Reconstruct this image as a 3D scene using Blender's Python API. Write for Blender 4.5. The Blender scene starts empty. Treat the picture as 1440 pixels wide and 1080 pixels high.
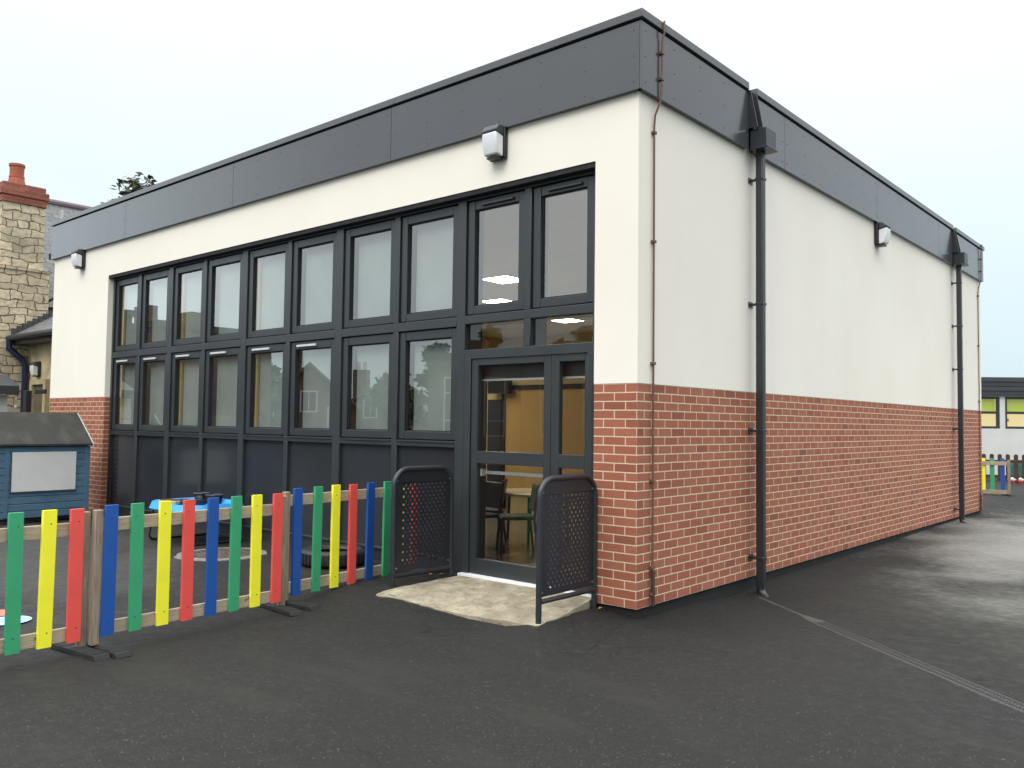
import bpy, bmesh, math, random
from mathutils import Vector, Matrix
R = math.radians
random.seed(7)
scene = bpy.context.scene
col = scene.collection

# ------------------------------------------------------------------ camera
cam_d = bpy.data.cameras.new('Camera')
cam = bpy.data.objects.new('Camera', cam_d); col.objects.link(cam)
yaw, pit, rol = R(-40.9147), R(2.6719), R(0.6954)
fw = Vector((math.sin(yaw)*math.cos(pit), math.cos(yaw)*math.cos(pit), math.sin(pit)))
rt = Vector((math.cos(yaw), -math.sin(yaw), 0)); up = rt.cross(fw)
r2 = rt*math.cos(rol) + up*math.sin(rol); u2 = -rt*math.sin(rol) + up*math.cos(rol)
m = Matrix((r2, u2, -fw)).transposed().to_4x4(); m.translation = Vector((3.858, -6.0502, 1.5213))
cam.matrix_world = m
cam_d.sensor_width = 36; cam_d.lens = 36*1195.77/1440
cam_d.clip_start = 0.05; cam_d.clip_end = 3000
scene.camera = cam

# ------------------------------------------------------------------ sky and sun (overcast)
SUN_DIR = Vector((0.10, -0.80, 0.85)).normalized()      # towards the sun
w = bpy.data.worlds.new('World'); scene.world = w; w.use_nodes = True
nt = w.node_tree; N = nt.nodes; L = nt.links; N.clear()
out = N.new('ShaderNodeOutputWorld'); mix = N.new('ShaderNodeMixShader'); mix.inputs[0].default_value = 0.86
bg1 = N.new('ShaderNodeBackground'); bg2 = N.new('ShaderNodeBackground')
sky = N.new('ShaderNodeTexSky'); sky.sky_type = 'NISHITA'; sky.sun_disc = False
sky.sun_elevation = math.asin(SUN_DIR.z); sky.sun_rotation = math.atan2(SUN_DIR.x, SUN_DIR.y)
sky.dust_density = 3.0; bg1.inputs[1].default_value = 0.12
L.new(sky.outputs[0], bg1.inputs[0])
tc = N.new('ShaderNodeTexCoord'); sx = N.new('ShaderNodeSeparateXYZ'); L.new(tc.outputs['Generated'], sx.inputs[0])
ramp = N.new('ShaderNodeValToRGB')                       # cloud veil: cooler low down
ramp.color_ramp.elements[0].position = 0.0; ramp.color_ramp.elements[0].color = (0.64, 0.81, 0.89, 1)
ramp.color_ramp.elements[1].position = 0.45; ramp.color_ramp.elements[1].color = (0.94, 0.965, 0.975, 1)
L.new(sx.outputs['Z'], ramp.inputs[0]); L.new(ramp.outputs[0], bg2.inputs[0])
mr1 = N.new('ShaderNodeMapRange'); mr1.inputs[1].default_value = 0.0; mr1.inputs[2].default_value = 0.45
mr1.inputs[3].default_value = 0.93; mr1.inputs[4].default_value = 1.0
mr2 = N.new('ShaderNodeMapRange'); mr2.inputs[1].default_value = 0.45; mr2.inputs[2].default_value = 1.0
mr2.inputs[3].default_value = 0.0; mr2.inputs[4].default_value = 3.2
L.new(sx.outputs['Z'], mr1.inputs[0]); L.new(sx.outputs['Z'], mr2.inputs[0])
cl = N.new('ShaderNodeTexNoise'); cl.inputs['Scale'].default_value = 2.2; cl.inputs['Detail'].default_value = 4
L.new(tc.outputs['Generated'], cl.inputs['Vector'])
mr3 = N.new('ShaderNodeMapRange'); mr3.inputs[1].default_value = 0.3; mr3.inputs[2].default_value = 0.7
mr3.inputs[3].default_value = -0.05; mr3.inputs[4].default_value = 0.05; L.new(cl.outputs[0], mr3.inputs[0])
ad = N.new('ShaderNodeMath'); ad.operation = 'ADD'; ad2 = N.new('ShaderNodeMath'); ad2.operation = 'ADD'
L.new(mr1.outputs[0], ad.inputs[0]); L.new(mr2.outputs[0], ad.inputs[1])
L.new(ad.outputs[0], ad2.inputs[0]); L.new(mr3.outputs[0], ad2.inputs[1]); 
dp = N.new('ShaderNodeVectorMath'); dp.operation = 'DOT_PRODUCT'; L.new(tc.outputs['Generated'], dp.inputs[0])   # brighter thin cloud low in the west
dp.inputs[1].default_value = Vector((-0.98, -0.22, 0.12)).normalized()
mr4 = N.new('ShaderNodeMapRange'); mr4.interpolation_type = 'SMOOTHSTEP'; mr4.inputs[1].default_value = 0.90; mr4.inputs[2].default_value = 0.99
mr4.inputs[3].default_value = 1.0; mr4.inputs[4].default_value = 1.9; L.new(dp.outputs['Value'], mr4.inputs[0])
gl = N.new('ShaderNodeMath'); gl.operation = 'MULTIPLY'; L.new(ad2.outputs[0], gl.inputs[0]); L.new(mr4.outputs[0], gl.inputs[1]); L.new(gl.outputs[0], bg2.inputs[1])
L.new(bg1.outputs[0], mix.inputs[1]); L.new(bg2.outputs[0], mix.inputs[2]); L.new(mix.outputs[0], out.inputs[0])
sd = bpy.data.lights.new('Sun', 'SUN'); sd.energy = 1.0; sd.angle = R(30); sd.color = (1, 0.965, 0.91)
so = bpy.data.objects.new('Sun', sd); col.objects.link(so)
so.rotation_euler = (-SUN_DIR).to_track_quat('-Z', 'Y').to_euler()
scene.view_settings.view_transform = 'Standard'; scene.view_settings.look = 'None'
scene.view_settings.exposure = 0.33; scene.view_settings.gamma = 1.0
scene.cycles.max_bounces = 8; scene.cycles.transparent_max_bounces = 12
scene.cycles.sample_clamp_indirect = 6.0
scene.cycles.use_denoising = True

# ------------------------------------------------------------------ materials
class Mat:
    def __init__(s, name):
        s.m = bpy.data.materials.new(name); s.m.use_nodes = True
        s.t = s.m.node_tree; s.N = s.t.nodes; s.L = s.t.links
        s.b = s.N['Principled BSDF']
        s.tc = s.N.new('ShaderNodeTexCoord')
    def new(s, t, **kw):
        n = s.N.new('ShaderNode'+t)
        for k, v in kw.items():
            n.inputs[k].default_value = v
        return n
    def link(s, a, b): s.L.new(a, b)
    def noise(s, scale, detail=4, src='Object', rough=0.55, vec=None, stretch=None):
        n = s.new('TexNoise', Scale=scale, Detail=detail, Roughness=rough)
        v = vec or s.tc.outputs[src]
        if stretch:
            mp = s.N.new('ShaderNodeMapping'); mp.inputs['Scale'].default_value = stretch
            s.link(v, mp.inputs[0]); v = mp.outputs[0]
        s.link(v, n.inputs['Vector']); return n.outputs[0]
    def ramp(s, fac, stops):
        r = s.N.new('ShaderNodeValToRGB'); e = r.color_ramp.elements
        while len(e) < len(stops): e.new(0.5)
        for q, (p, c) in zip(e, stops):
            q.position = p; q.color = tuple(c)+(1,) if len(c) == 3 else c
        s.link(fac, r.inputs[0]); return r.outputs[0]
    def mixc(s, f, a, b, mode='MIX'):
        x = s.N.new('ShaderNodeMix'); x.data_type = 'RGBA'; x.blend_type = mode
        for i, v in ((0, f), (6, a), (7, b)):
            if isinstance(v, (int, float)): x.inputs[i].default_value = v
            elif isinstance(v, tuple): x.inputs[i].default_value = v+(1,) if len(v) == 3 else v
            else: s.link(v, x.inputs[i])
        return x.outputs[2]
    def mrange(s, v, a, b, c, d):
        r = s.N.new('ShaderNodeMapRange')
        for i, q in ((1, a), (2, b), (3, c), (4, d)): r.inputs[i].default_value = q
        s.link(v, r.inputs[0]); return r.outputs[0]
    def math(s, op, a, b):
        r = s.N.new('ShaderNodeMath'); r.operation = op
        for i, v in ((0, a), (1, b)):
            if isinstance(v, (int, float)): r.inputs[i].default_value = v
            else: s.link(v, r.inputs[i])
        return r.outputs[0]
    def bump(s, h, strength=0.3, dist=0.01):
        b = s.new('Bump', Strength=strength, Distance=dist); s.link(h, b.inputs['Height'])
        s.link(b.outputs[0], s.b.inputs['Normal']); return b
    def col(s, c):
        if isinstance(c, tuple): s.b.inputs['Base Color'].default_value = c+(1,)
        else: s.link(c, s.b.inputs['Base Color'])
        return s
    def rough(s, r):
        if isinstance(r, (int, float)): s.b.inputs['Roughness'].default_value = r
        else: s.link(r, s.b.inputs['Roughness'])
        return s

def simple(name, c, rough=0.5, var=0.12, scale=9, bump=0.0, bscale=60, metal=0.0):
    k = Mat(name); n = k.noise(scale, 5)
    lo = tuple(x*(1-var) for x in c); hi = tuple(min(1, x*(1+var)) for x in c)
    k.col(k.ramp(n, [(0.3, lo), (0.7, hi)])); k.rough(k.mrange(n, 0.3, 0.7, rough*0.85, min(1, rough*1.15)))
    k.b.inputs['Metallic'].default_value = metal
    if bump: k.bump(k.noise(bscale, 6), bump, 0.004)
    return k.m

def m_render():
    k = Mat('cream_render'); big = k.noise(0.5, 4); st = k.noise(2.0, 4, stretch=(1.2, 1.2, 0.12))
    c = k.ramp(big, [(0.35, (0.79, 0.745, 0.655)), (0.65, (0.83, 0.79, 0.70))])
    c = k.mixc(k.mrange(st, 0.55, 0.8, 0, 0.10), c, (0.60, 0.57, 0.50))
    k.col(c).rough(0.92); k.bump(k.noise(170, 3), 0.35, 0.004); return k.m
def m_brick(name='red_brick', c1=(0.345, 0.112, 0.060), c2=(0.285, 0.088, 0.050), mort=(0.68, 0.515, 0.36), w=0.225, h=0.075, ms=0.0060):
    k = Mat(name); uv = k.tc.outputs['UV']
    nz = k.new('TexNoise', Scale=6.0, Detail=3.0); k.link(uv, nz.inputs['Vector'])
    sub = k.N.new('ShaderNodeVectorMath'); sub.operation = 'MULTIPLY_ADD'
    k.link(nz.outputs['Color'], sub.inputs[0]); sub.inputs[1].default_value = (0.005, 0.004, 0); k.link(uv, sub.inputs[2])
    b = k.N.new('ShaderNodeTexBrick'); b.offset = 0.5; b.offset_frequency = 2
    b.inputs['Scale'].default_value = 1; b.inputs['Brick Width'].default_value = w; b.inputs['Row Height'].default_value = h
    b.inputs['Mortar Size'].default_value = ms; b.inputs['Mortar Smooth'].default_value = 0.25; b.inputs['Bias'].default_value = 0.0
    b.inputs['Color1'].default_value = (0, 0, 0, 1); b.inputs['Color2'].default_value = (1, 1, 1, 1); b.inputs['Mortar'].default_value = (0.5, 0.5, 0.5, 1)
    k.link(sub.outputs[0], b.inputs['Vector'])
    fine = k.noise(38, 5, src='UV', rough=0.7); big = k.noise(1.3, 3, src='UV')
    drag = k.noise(30, 5, src='UV', stretch=(0.6, 2.2, 1), rough=0.7)
    rnd_ = k.ramp(b.outputs['Color'], [(0.0, tuple(x*0.80 for x in c2)), (0.10, c2), (0.45, c1), (0.80, (c1[0]*1.02, c1[1]*1.18, c1[2]*1.25)), (0.93, tuple(x*0.88 for x in c1)), (1.0, (c1[0]*1.15, c1[1]*1.35, c1[2]*1.4))])
    bc = k.mixc(k.mrange(fine, 0.35, 0.75, 0, 0.55), rnd_, tuple(x*0.62 for x in c1))
    bc = k.mixc(k.mrange(drag, 0.57, 0.72, 0, 0.7), bc, tuple(x*0.34 for x in c1))
    bc = k.mixc(k.mrange(big, 0.4, 0.7, 0, 0.25), bc, tuple(min(1, x*1.25) for x in c1))
    mc = k.mixc(k.mrange(fine, 0.3, 0.7, 0, 0.5), mort, tuple(x*0.72 for x in mort))
    k.col(k.mixc(b.outputs['Fac'], bc, mc)).rough(0.88)
    hgt = k.math('SUBTRACT', k.math('MULTIPLY', drag, 0.45), k.math('MULTIPLY', b.outputs['Fac'], 0.8))
    k.bump(hgt, 0.7, 0.008); return k.m
def m_stone():
    k = Mat('rubble_stone'); uv = k.tc.outputs['UV']
    nz = k.new('TexNoise', Scale=3.2, Detail=3.5); k.link(uv, nz.inputs['Vector'])
    sub = k.N.new('ShaderNodeVectorMath'); sub.operation = 'MULTIPLY_ADD'
    k.link(nz.outputs['Color'], sub.inputs[0]); sub.inputs[1].default_value = (0.22, 0.22, 0); k.link(uv, sub.inputs[2])
    b = k.N.new('ShaderNodeTexBrick'); b.offset = 0.42; b.offset_frequency = 2; b.squash = 0.62; b.squash_frequency = 3
    b.inputs['Scale'].default_value = 1; b.inputs['Brick Width'].default_value = 0.36; b.inputs['Row Height'].default_value = 0.17
    b.inputs['Mortar Size'].default_value = 0.011; b.inputs['Mortar Smooth'].default_value = 0.4
    b.inputs['Color1'].default_value = (0.68, 0.58, 0.40, 1); b.inputs['Color2'].default_value = (0.46, 0.385, 0.265, 1); b.inputs['Mortar'].default_value = (0.1, 0.08, 0.05, 1)
    k.link(sub.outputs[0], b.inputs['Vector'])
    n1 = k.noise(9, 5, src='UV'); n2 = k.noise(1.1, 4, src='UV')
    c = k.mixc(k.mrange(n1, 0.4, 0.72, 0, 0.55), b.outputs['Color'], (0.27, 0.22, 0.15))
    c = k.mixc(k.mrange(n2, 0.5, 0.72, 0, 0.55), c, (0.13, 0.115, 0.085))
    c = k.mixc(b.outputs['Fac'], c, (0.15, 0.12, 0.08))
    k.col(c).rough(0.95); k.bump(k.math('SUBTRACT', n1, b.outputs['Fac']), 0.9, 0.03); return k.m
def m_slate(name='slate', base=(0.085, 0.085, 0.088), w=0.30, h=0.2):
    k = Mat(name)
    b = k.N.new('ShaderNodeTexBrick'); b.inputs['Scale'].default_value = 1
    b.inputs['Brick Width'].default_value = w; b.inputs['Row Height'].default_value = h; b.inputs['Mortar Size'].default_value = 0.010
    b.inputs['Color1'].default_value = base+(1,); b.inputs['Color2'].default_value = tuple(x*1.5 for x in base)+(1,)
    b.inputs['Mortar'].default_value = (0.02, 0.02, 0.02, 1); k.link(k.tc.outputs['UV'], b.inputs['Vector'])
    n = k.noise(7, 5, src='UV')
    k.col(k.mixc(k.mrange(n, 0.4, 0.7, 0, 0.5), b.outputs['Color'], (0.17, 0.16, 0.145))).rough(0.75)
    k.bump(b.outputs['Fac'], -0.6, 0.01); return k.m
def m_asphalt():
    k = Mat('asphalt'); g = k.N.new('ShaderNodeNewGeometry'); P = g.outputs['Position']
    fine = k.noise(62, 5, vec=P, rough=0.85); mid = k.noise(11, 6, vec=P); big = k.noise(0.55, 5, vec=P)
    vor = k.new('TexVoronoi', Scale=55.0); k.link(P, vor.inputs['Vector'])
    c = k.ramp(fine, [(0.34, (0.0058, 0.0056, 0.0049)), (0.52, (0.0128, 0.0124, 0.0106)), (0.70, (0.031, 0.0300, 0.0260))])
    c = k.mixc(k.mrange(big, 0.42, 0.62, 0, 0.55), c, (0.0105, 0.0105, 0.0102))
    c = k.mixc(k.mrange(mid, 0.58, 0.75, 0, 0.5), c, (0.027, 0.026, 0.0235))
    # pale chippings
    ch = k.math('MULTIPLY', k.math('LESS_THAN', vor.outputs['Distance'], 0.17), k.math('GREATER_THAN', k.noise(19, 3, vec=P), 0.55))
    c = k.mixc(k.math('MULTIPLY', ch, 0.8), c, (0.16, 0.155, 0.14))
    # smears of brushed slurry and a few hairline cracks
    sm_ = k.noise(1.6, 4, vec=P, stretch=(0.5, 1.6, 1)); c = k.mixc(k.mrange(sm_, 0.54, 0.66, 0, 0.75), c, (0.0178, 0.0172, 0.0146))
    cv = k.new('TexVoronoi', Scale=0.42); cv.feature = 'DISTANCE_TO_EDGE'; wv = k.N.new('ShaderNodeVectorMath'); wv.operation = 'ADD'
    nw = k.new('TexNoise', Scale=1.7, Detail=5.0); k.link(P, nw.inputs['Vector']); k.link(P, wv.inputs[0]); k.link(nw.outputs['Color'], wv.inputs[1]); k.link(wv.outputs[0], cv.inputs['Vector'])
    crk = k.math('MULTIPLY', k.math('LESS_THAN', cv.outputs['Distance'], 0.0035), k.math('GREATER_THAN', k.noise(0.7, 2, vec=P), 0.53))
    c = k.mixc(k.math('MULTIPLY', crk, 0.7), c, (0.003, 0.003, 0.003))
    # worn dusty yard and side wall's far end, where wet glare is painted pale
    sp = k.N.new('ShaderNodeSeparateXYZ'); k.link(P, sp.inputs[0])
    def blob(cx, cy, rx, ry, r0, r1):
        dx = k.math('DIVIDE', k.math('SUBTRACT', sp.outputs[0], cx), rx); dy = k.math('DIVIDE', k.math('SUBTRACT', sp.outputs[1], cy), ry)
        d = k.math('SQRT', k.math('ADD', k.math('MULTIPLY', dx, dx), k.math('MULTIPLY', dy, dy)), 0)
        d = k.math('ADD', d, k.mrange(big, 0.3, 0.7, -0.30, 0.30)); d = k.math('ADD', d, k.mrange(mid, 0.3, 0.7, -0.05, 0.05))
        q = k.N.new('ShaderNodeMapRange'); q.interpolation_type = 'SMOOTHSTEP'
        for i, v in ((1, r0), (2, r1), (3, 1.0), (4, 0.0)): q.inputs[i].default_value = v
        k.link(d, q.inputs[0]); return q.outputs[0]
    wx = k.math('ADD', sp.outputs[0], k.mrange(big, 0.3, 0.7, -0.45, 0.45)); wx = k.math('ADD', wx, k.mrange(mid, 0.3, 0.7, -0.15, 0.15))
    damp = k.math('MULTIPLY', k.mrange(wx, 0.15, 0.95, 1, 0), k.math('MULTIPLY', k.mrange(sp.outputs[1], -0.6, 0.1, 0, 1), k.mrange(sp.outputs[0], -0.8, -0.3, 0, 1)))
    c = k.mixc(k.math('MULTIPLY', damp, 0.75), c, (0.0045, 0.0045, 0.0045))
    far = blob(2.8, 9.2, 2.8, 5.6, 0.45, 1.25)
    far2 = blob(3.2, 3.2, 2.3, 2.6, 0.2, 1.3)
    yard = blob(-7.5, -4.0, 4.6, 3.6, 0.6, 1.1)
    c = k.mixc(k.math('MULTIPLY', far2, 0.55), c, (0.042, 0.042, 0.034))
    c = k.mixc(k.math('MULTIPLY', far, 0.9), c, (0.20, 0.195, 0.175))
    c = k.mixc(k.math('MULTIPLY', yard, 0.55), c, (0.060, 0.0585, 0.055))
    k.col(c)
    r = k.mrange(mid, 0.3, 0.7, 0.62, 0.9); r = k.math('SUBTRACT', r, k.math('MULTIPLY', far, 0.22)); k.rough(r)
    k.b.inputs['Specular IOR Level'].default_value = 0.3
    k.bump(k.math('ADD', fine, k.math('MULTIPLY', mid, 0.6)), 0.5, 0.006); return k.m
def m_concrete():
    k = Mat('worn_concrete'); f = k.noise(60, 6, rough=0.75); m1 = k.noise(5.5, 6, rough=0.65); p = k.noise(17, 5, rough=0.7)
    c = k.ramp(m1, [(0.3, (0.19, 0.163, 0.108)), (0.5, (0.30, 0.262, 0.185)), (0.7, (0.43, 0.385, 0.285))])
    c = k.mixc(k.mrange(p, 0.52, 0.7, 0, 0.7), c, (0.115, 0.10, 0.064))
    c = k.mixc(k.mrange(f, 0.58, 0.75, 0, 0.75), c, (0.42, 0.38, 0.30))
    k.col(c).rough(0.95); k.bump(k.math('ADD', f, p), 0.8, 0.008); return k.m
def m_wood(name, c1, c2, grain=(1, 1, 14), rough=0.8):
    k = Mat(name); g = k.noise(6, 6, src='UV', stretch=grain); n = k.noise(3, 3)
    kn = k.noise(9, 2, src='UV')
    c = k.ramp(g, [(0.3, c1), (0.7, c2)])
    c = k.mixc(k.mrange(n, 0.45, 0.7, 0, 0.45), c, tuple(x*0.62 for x in c1))
    c = k.mixc(k.mrange(kn, 0.68, 0.74, 0, 0.75), c, (0.06, 0.04, 0.025))
    k.col(c).rough(rough); k.bump(g, 0.25, 0.003); return k.m
def m_paint(name, c, rough=0.42):
    k = Mat(name); n = k.noise(26, 5); n2 = k.noise(4, 3); g = k.noise(7, 5, stretch=(6, 6, 0.5))
    cc = k.ramp(n2, [(0.3, tuple(x*0.93 for x in c)), (0.7, tuple(min(1, x*1.05) for x in c))])
    cc = k.mixc(k.mrange(n, 0.66, 0.78, 0, 0.35), cc, tuple(x*0.6 for x in c))
    k.col(cc).rough(rough); k.bump(g, 0.10, 0.003); return k.m
def m_glass(name, tint=(0.90, 0.94, 0.92), coat=0.26):
    k = Mat(name); k.N.remove(k.b)
    t = k.N.new('ShaderNodeBsdfTransparent'); t.inputs[0].default_value = tint+(1,)
    g = k.N.new('ShaderNodeBsdfGlossy'); g.inputs['Roughness'].default_value = 0.0; g.inputs[0].default_value = (1.0, 0.955, 0.93, 1)
    lw_ = k.N.new('ShaderNodeLayerWeight'); f_ = k.math('POWER', lw_.outputs['Facing'], 4.0); mx = k.N.new('ShaderNodeMixShader')
    # faint waviness of real float glass
    bp = k.new('Bump', Strength=0.02, Distance=0.01); k.link(k.noise(1.7, 1), bp.inputs['Height']); k.link(bp.outputs[0], g.inputs['Normal'])
    k.link(k.math('ADD', k.math('MULTIPLY', f_, 1-coat), coat), mx.inputs[0]); k.link(t.outputs[0], mx.inputs[1]); k.link(g.outputs[0], mx.inputs[2])
    k.link(mx.outputs[0], k.N['Material Output'].inputs[0]); return k.m
def m_emit(name, c, s):
    k = Mat(name); k.col(c); k.b.inputs['Emission Color'].default_value = c+(1,); k.b.inputs['Emission Strength'].default_value = s; return k.m
def m_leaf(name, a, b):
    k = Mat(name); n = k.noise(1.2, 3); n2 = k.noise(25, 2)
    c = k.ramp(n, [(0.35, a), (0.65, b)]); k.col(k.mixc(k.mrange(n2, 0.3, 0.7, 0, 0.5), c, tuple(x*0.6 for x in a))).rough(0.7); return k.m
def m_felt():
    k = Mat('roofing_felt'); f = k.noise(90, 4, rough=0.8); n = k.noise(2.5, 5, stretch=(1, 1.6, 0.7)); n2 = k.noise(1.3, 4)
    c = k.ramp(f, [(0.3, (0.016, 0.016, 0.014)), (0.7, (0.046, 0.045, 0.038))])
    c = k.mixc(k.mrange(n, 0.48, 0.7, 0, 0.6), c, (0.085, 0.082, 0.068)); c = k.mixc(k.mrange(n2, 0.5, 0.7, 0, 0.5), c, (0.018, 0.020, 0.014))
    k.col(c).rough(0.9); k.bump(f, 0.6, 0.005); return k.m
def m_weatherboard():
    k = Mat('blue_stained_boards'); g = k.noise(5, 6, stretch=(1, 0.7, 9)); n = k.noise(2.2, 4); n2 = k.noise(9, 5, stretch=(1, 0.6, 3))
    c = k.ramp(g, [(0.3, (0.058, 0.125, 0.190)), (0.7, (0.088, 0.180, 0.260))])
    c = k.mixc(k.mrange(n, 0.45, 0.72, 0, 0.6), c, (0.042, 0.090, 0.130)); c = k.mixc(k.mrange(n2, 0.6, 0.78, 0, 0.5), c, (0.13, 0.20, 0.26))
    k.col(c).rough(0.75); k.bump(g, 0.3, 0.004); return k.m
def m_gravel():
    k = Mat('red_brown_gravel'); v = k.new('TexVoronoi', Scale=34.0); k.link(k.tc.outputs['Object'], v.inputs['Vector'])
    c = k.mixc(k.mrange(v.outputs['Distance'], 0.1, 0.6, 0, 1), k.mixc(0.85, v.outputs['Color'], (0.15, 0.085, 0.065), 'MIX'), (0.02, 0.014, 0.012))
    k.col(c).rough(0.9); k.bump(v.outputs['Distance'], -0.8, 0.02); return k.m

M = dict(
    render=m_render(), brick=m_brick(), stone=m_stone(), slate=m_slate(), asphalt=m_asphalt(), concrete=m_concrete(),
    capbrick=m_brick('chimney_brick', (0.32, 0.105, 0.068), (0.22, 0.072, 0.048), (0.12, 0.07, 0.05), ms=0.005),
    farbrick=m_brick('old_terrace_brick', (0.14, 0.085, 0.06), (0.09, 0.055, 0.042), (0.16, 0.13, 0.11)),
    fascia=simple('grey_fascia', (0.052, 0.054, 0.060), 0.20, 0.05, 1.2), coping=simple('grey_coping', (0.085, 0.088, 0.094), 0.25, 0.05, 2),
    frame=simple('anthracite_frame', (0.028, 0.033, 0.036), 0.36, 0.06, 3), spandrel=simple('anthracite_panel', (0.026, 0.029, 0.034), 0.16, 0.12, 1.5),
    pipe=simple('anthracite_pipe', (0.020, 0.023, 0.027), 0.38, 0.12, 5), gap=simple('shadow_gap', (0.008, 0.008, 0.009), 0.8),
    rivet=simple('fascia_rivet', (0.028, 0.029, 0.032), 0.5), bitumen=simple('bitumen_plinth', (0.009, 0.009, 0.009), 0.85, 0.3, 6, 0.4, 50),
    rail=simple('charcoal_tube', (0.022, 0.025, 0.031), 0.36, 0.12, 12), perf=simple('charcoal_sheet', (0.016, 0.018, 0.024), 0.42, 0.10, 5),
    steel=simple('bright_steel', (0.6, 0.6, 0.6), 0.3, 0.1, 20, metal=1.0), silver=simple('silver_vent', (0.55, 0.56, 0.57), 0.35, 0.08, 20),
    white=simple('white_aluminium', (0.78, 0.79, 0.80), 0.5, 0.06, 6), copper=simple('brown_conductor', (0.13, 0.058, 0.040), 0.55, 0.25, 30),
    rust=simple('dark_rust', (0.05, 0.025, 0.018), 0.8, 0.4, 60, 0.5, 90),
    blind=simple('grey_green_blind', (0.30, 0.335, 0.32), 0.85, 0.15, 1.6), timber=simple('yellow_timber', (0.50, 0.36, 0.13), 0.6, 0.12, 8),
    glass=m_glass('window_glass'), doorglass=m_glass('door_glass', (0.88, 0.90, 0.88), 0.075), 
    black=simple('black_plastic', (0.012, 0.012, 0.013), 0.42, 0.15, 10), hood=simple('lamp_hood', (0.055, 0.057, 0.06), 0.45, 0.1, 9),
    diffuser=simple('opal_diffuser', (0.72, 0.73, 0.75), 0.3, 0.04, 6), rubber=simple('black_rubber', (0.016, 0.016, 0.017), 0.75, 0.35, 20, 0.5, 60),
    tyre=simple('tyre_rubber', (0.014, 0.014, 0.015), 0.6, 0.25, 20, 0.3, 60),
    wood=m_wood('weathered_softwood', (0.30, 0.235, 0.155), (0.46, 0.38, 0.275), (0.9, 14, 1)),
    post=m_wood('weathered_post', (0.19, 0.145, 0.10), (0.34, 0.27, 0.195), (14, 0.9, 1)),
    green=m_paint('green_paint', (0.045, 0.345, 0.155)), yellow=m_paint('yellow_paint', (0.93, 0.88, 0.035)),
    red=m_paint('red_paint', (0.79, 0.088, 0.072)), blue=m_paint('blue_paint', (0.012, 0.085, 0.345)),
    screw=simple('dark_screw', (0.03, 0.028, 0.025), 0.5), board=m_weatherboard(), felt=m_felt(), 
    wboard=simple('whiteboard', (0.66, 0.655, 0.63), 0.35, 0.05, 3), tray=simple('sky_blue_plastic', (0.055, 0.36, 0.78), 0.35, 0.08, 5),
    stainwood=m_wood('brown_fence_stain', (0.045, 0.018, 0.013), (0.075, 0.032, 0.022), (14, 1, 1)),
    grout=simple('pale_edging', (0.17, 0.16, 0.14), 0.9, 0.25, 14), gravel=m_gravel(),
    bluepaint=simple('pale_blue_marking', (0.30, 0.58, 0.80), 0.7, 0.15, 20), coral=simple('coral_marking', (0.72, 0.16, 0.12), 0.7, 0.15, 20),
    navy=simple('navy_iron', (0.012, 0.016, 0.06), 0.4, 0.2, 9), terracotta=simple('terracotta', (0.36, 0.10, 0.055), 0.8, 0.2, 6, 0.2, 40),
    mouldwood=m_wood('old_door_wood', (0.085, 0.066, 0.035), (0.15, 0.12, 0.06), (14, 1, 1)), buff=simple('buff_stone', (0.37, 0.31, 0.18), 0.9, 0.15, 9),
    offwhite=simple('off_white_board', (0.52, 0.51, 0.49), 0.7, 0.1, 5), greywall=simple('grey_white_render', (0.58, 0.58, 0.56), 0.9, 0.06, 2, 0.2, 90),
    clad=simple('dark_cladding', (0.022, 0.024, 0.028), 0.5, 0.15, 4), lime=m_emit('lime_blind', (0.42, 0.50, 0.03), 0.30),
    litroom=m_emit('lit_room_wall', (0.86, 0.70, 0.34), 0.75), sign=m_emit('red_notice', (0.65, 0.09, 0.05), 0.35),
    paper=simple('paper', (0.8, 0.8, 0.78), 0.8), 
    floor=simple('vinyl_floor', (0.16, 0.14, 0.115), 0.22, 0.12, 4), ceiling=simple('ceiling_tile', (0.70, 0.70, 0.69), 0.9, 0.03, 3),
    inwall=simple('buff_wall', (0.52, 0.42, 0.24), 0.85, 0.05, 2), ochre=simple('ochre_board', (0.58, 0.38, 0.15), 0.8, 0.10, 1.6, 0.15, 80),
    indoor=simple('navy_door', (0.022, 0.026, 0.045), 0.5, 0.1, 3), lightpanel=m_emit('lit_panel', (1.0, 0.87, 0.66), 36.0),
    chair=simple('navy_chair', (0.016, 0.020, 0.055), 0.5, 0.15, 6), seatgreen=simple('bottle_green_seat', (0.012, 0.05, 0.042), 0.6), tabletop=simple('maple_laminate', (0.62, 0.54, 0.39), 0.35, 0.06, 4),
    leafdark=m_leaf('conifer_leaf', (0.030, 0.042, 0.022), (0.075, 0.085, 0.035)), leafgreen=m_leaf('broad_leaf', (0.05, 0.075, 0.025), (0.10, 0.11, 0.04)),
    leafautumn=m_leaf('autumn_leaf', (0.12, 0.07, 0.025), (0.20, 0.125, 0.045)), bark=simple('bark', (0.07, 0.055, 0.042), 0.9, 0.3, 8),
    galv=simple('galvanised_grating', (0.046, 0.046, 0.043), 0.55, 0.3, 25, 0.3, 80), litter=simple('dry_leaf', (0.36, 0.20, 0.07), 0.8),
)

M['fascia'].node_tree.nodes['Principled BSDF'].inputs['IOR'].default_value = 1.72
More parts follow.
